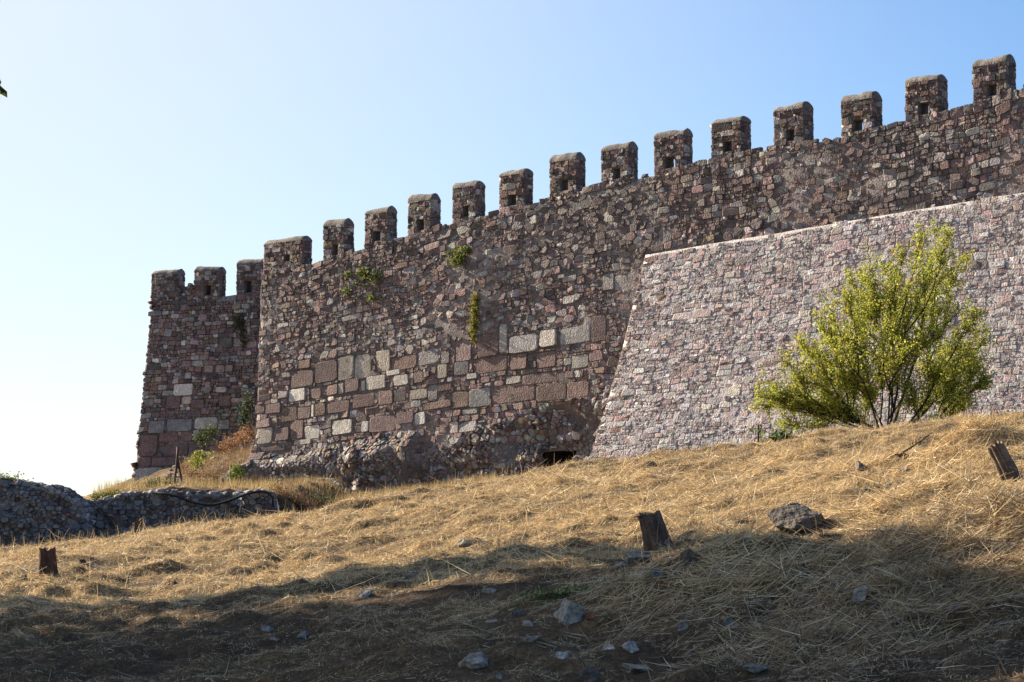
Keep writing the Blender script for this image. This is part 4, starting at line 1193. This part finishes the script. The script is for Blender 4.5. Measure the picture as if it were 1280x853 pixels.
def grass():
    r = np.random.default_rng(303)
    mb = MB()
    def put(n, d0, d1, ll, ww, pm, psd, thr, segs=1, lift=0., azs=.9, dark=1.0):
        x, y = scatter(n, r, d0, d1)
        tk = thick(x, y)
        m = (.5 * soil_mask(x, y) + 1.3 * fbm(x * 1.9, y * 2.8, seed=33, octv=3) + .10 + .47 * tk) > r.random(n) * thr
        if segs == 2: m &= r.random(len(x)) < .25 + .75 * sstep(-1.5, 1.2, x) * sstep(40, 25, y) + .35 * tk
        m &= r.random(len(x)) < .50 + .60 * tk + .3 * sstep(0, 2.5, x)
        m &= clear(x, y, r.random(len(x)))
        x, y, tk = x[m], y[m], tk[m]; k = len(x)
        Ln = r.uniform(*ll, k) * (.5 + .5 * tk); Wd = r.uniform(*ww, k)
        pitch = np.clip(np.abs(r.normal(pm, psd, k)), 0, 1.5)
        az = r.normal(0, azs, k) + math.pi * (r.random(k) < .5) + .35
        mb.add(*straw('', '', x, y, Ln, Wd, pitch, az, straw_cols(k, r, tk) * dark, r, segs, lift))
    put(420000, 13, 46, (.025, .10), (.004, .009), .65, .45, .9)               # stubble
    put(280000, 13, 46, (.04, .18), (.004, .007), .08, .12, .9, 1, .012, .7)   # litter lying down
    put(34000, 13, 46, (.12, .42), (.003, .0055), .08, .10, 1.0, 2, .02, .6)     # long straws
    put(2600, 13, 30, (.25, .75), (.003, .006), .12, .12, 1.0, 2, .03, .7)
    put(7000, 13, 46, (.12, .38), (.003, .0055), 1.15, .25, 1.0, 2, 0., 3.0)   # stalks still standing
    # heaps of raked hay
    for px, py, rad, n in [(1235, 668, .9, 9000), (1150, 690, .8, 5000), (1215, 556, .9, 5000), (1050, 590, 1.2, 6000), (990, 575, 1.0, 4000), (880, 620, 1.3, 4000), (700, 612, 1.2, 5000), (1150, 640, 1.0, 5000), (900, 730, .9, 3500), (1120, 760, .9, 4500), (1010, 800, .9, 3000), (1240, 720, .8, 4500)]:
        c = hit(px, py)
        x = c[0] + r.normal(0, rad * .5, n); y = c[1] + r.normal(0, rad * .45, n)
        m = clear(x, y, r.random(n)); x, y = x[m], y[m]; n = len(x)
        rr = np.hypot((x - c[0]) / rad, (y - c[1]) / rad)
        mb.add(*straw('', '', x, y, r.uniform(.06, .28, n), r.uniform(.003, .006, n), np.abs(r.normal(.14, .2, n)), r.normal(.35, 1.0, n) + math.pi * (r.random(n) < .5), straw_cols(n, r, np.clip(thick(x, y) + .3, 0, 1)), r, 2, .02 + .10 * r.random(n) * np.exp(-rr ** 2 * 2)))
    g = mb.build('dry_grass', M_STRAW, smooth=False)
    tag(g, 'dry golden straw and stubble covering the slope', 'grass', None, 'stuff')

def tall_grass():
    r = np.random.default_rng(304)
    mb = MB()
    def patch(px0, px1, D0, D1, n, ll, cols, ps=.35):
        D = r.uniform(D0, D1, n); px = r.uniform(px0, px1, n); x = (px - CX) / FPX * D
        c = fbm(x * 1.5, D * 1.5, seed=35); k = c > r.uniform(-.5, .3, n)
        x, D = x[k], D[k]; k = len(x)
        mb.add(*straw('', '', x, D, r.uniform(*ll, k), r.uniform(.010, .022, k), np.clip(r.normal(1.25, ps, k), .3, 1.55), r.uniform(0, 6.28, k), np.array(cols)[None] * np.exp(r.normal(0, .25, (k, 1))), r))
    G = (.42, .31, .14)
    patch(118, 180, 76.2, 82, 2200, (.25, .8), G)
    patch(170, 345, 76.3, 98, 6000, (.2, .6), G)
    patch(228, 335, 97, 113, 16000, (.2, .6), (.31, .21, .11))
    patch(340, 620, 79, 100, 11000, (.12, .45), (.36, .26, .12))
    patch(560, 760, 46, 90, 1500, (.12, .4), (.36, .26, .12))
    g = mb.build('tall_dry_grass', M_STRAW, smooth=False)
    tag(g, 'tufts of tall dry yellow grass at the foot of tower and wall', 'grass', None, 'stuff')
grass()
tall_grass()

# ------------------------------------------------------------------ camera, light, sky
cam = bpy.data.cameras.new('camera'); co = bpy.data.objects.new('camera', cam); COL.objects.link(co)
cam.sensor_width = 36; cam.lens = FPX / PW * 36; cam.clip_start = .1; cam.clip_end = 9000
co.rotation_euler = (math.pi / 2 + TH, 0, 0)
SC.camera = co
sl = bpy.data.lights.new('sun', 'SUN'); so = bpy.data.objects.new('sun', sl); COL.objects.link(so)
sl.energy = 5.0; sl.angle = math.radians(.53); sl.color = (1, .85, .65)
so.rotation_euler = Vector(SUN).to_track_quat('Z', 'Y').to_euler()
w = bpy.data.worlds.new('World'); SC.world = w; w.use_nodes = True
nt = w.node_tree
sky = nt.nodes.new('ShaderNodeTexSky'); sky.sky_type = 'NISHITA'; sky.sun_disc = False
sky.sun_elevation = SUN_E; sky.sun_rotation = math.atan2(SUN[0], SUN[1]); sky.altitude = 100; sky.air_density = 1.0; sky.dust_density = .6; sky.ozone_density = 2.5
bg = nt.nodes['Background']; bg.inputs['Strength'].default_value = .056
hs = nt.nodes.new('ShaderNodeHueSaturation'); hs.inputs['Saturation'].default_value = 1.2; hs.inputs['Hue'].default_value = .508
nt.links.new(sky.outputs[0], hs.inputs['Color']); 
# white forward-scattered glare of the hazy air on the sun's side
tcw = nt.nodes.new('ShaderNodeTexCoord'); dt = nt.nodes.new('ShaderNodeVectorMath'); dt.operation = 'DOT_PRODUCT'
nt.links.new(tcw.outputs['Generated'], dt.inputs[0]); dt.inputs[1].default_value = tuple(SUN)
mx0 = nt.nodes.new('ShaderNodeMath'); mx0.operation = 'MAXIMUM'; mx0.inputs[1].default_value = 0; nt.links.new(dt.outputs['Value'], mx0.inputs[0])
pw = nt.nodes.new('ShaderNodeMapRange'); pw.interpolation_type = 'SMOOTHSTEP'; pw.inputs[1].default_value = .36; pw.inputs[2].default_value = .86; pw.inputs[3].default_value = 0; pw.inputs[4].default_value = .88
nt.links.new(mx0.outputs[0], pw.inputs[0])
ad = nt.nodes.new('ShaderNodeMix'); ad.data_type = 'RGBA'; nt.links.new(pw.outputs[0], ad.inputs[0])
nt.links.new(hs.outputs[0], ad.inputs[6]); ad.inputs[7].default_value = (4.75, 5.05, 5.35, 1)
nt.links.new(ad.outputs[2], bg.inputs[0])
SC.view_settings.view_transform = 'Standard'; SC.view_settings.look = 'None'; SC.view_settings.exposure = 1.75; SC.view_settings.gamma = 1
SC.cycles.max_bounces = 5; SC.cycles.diffuse_bounces = 3; SC.cycles.use_denoising = True
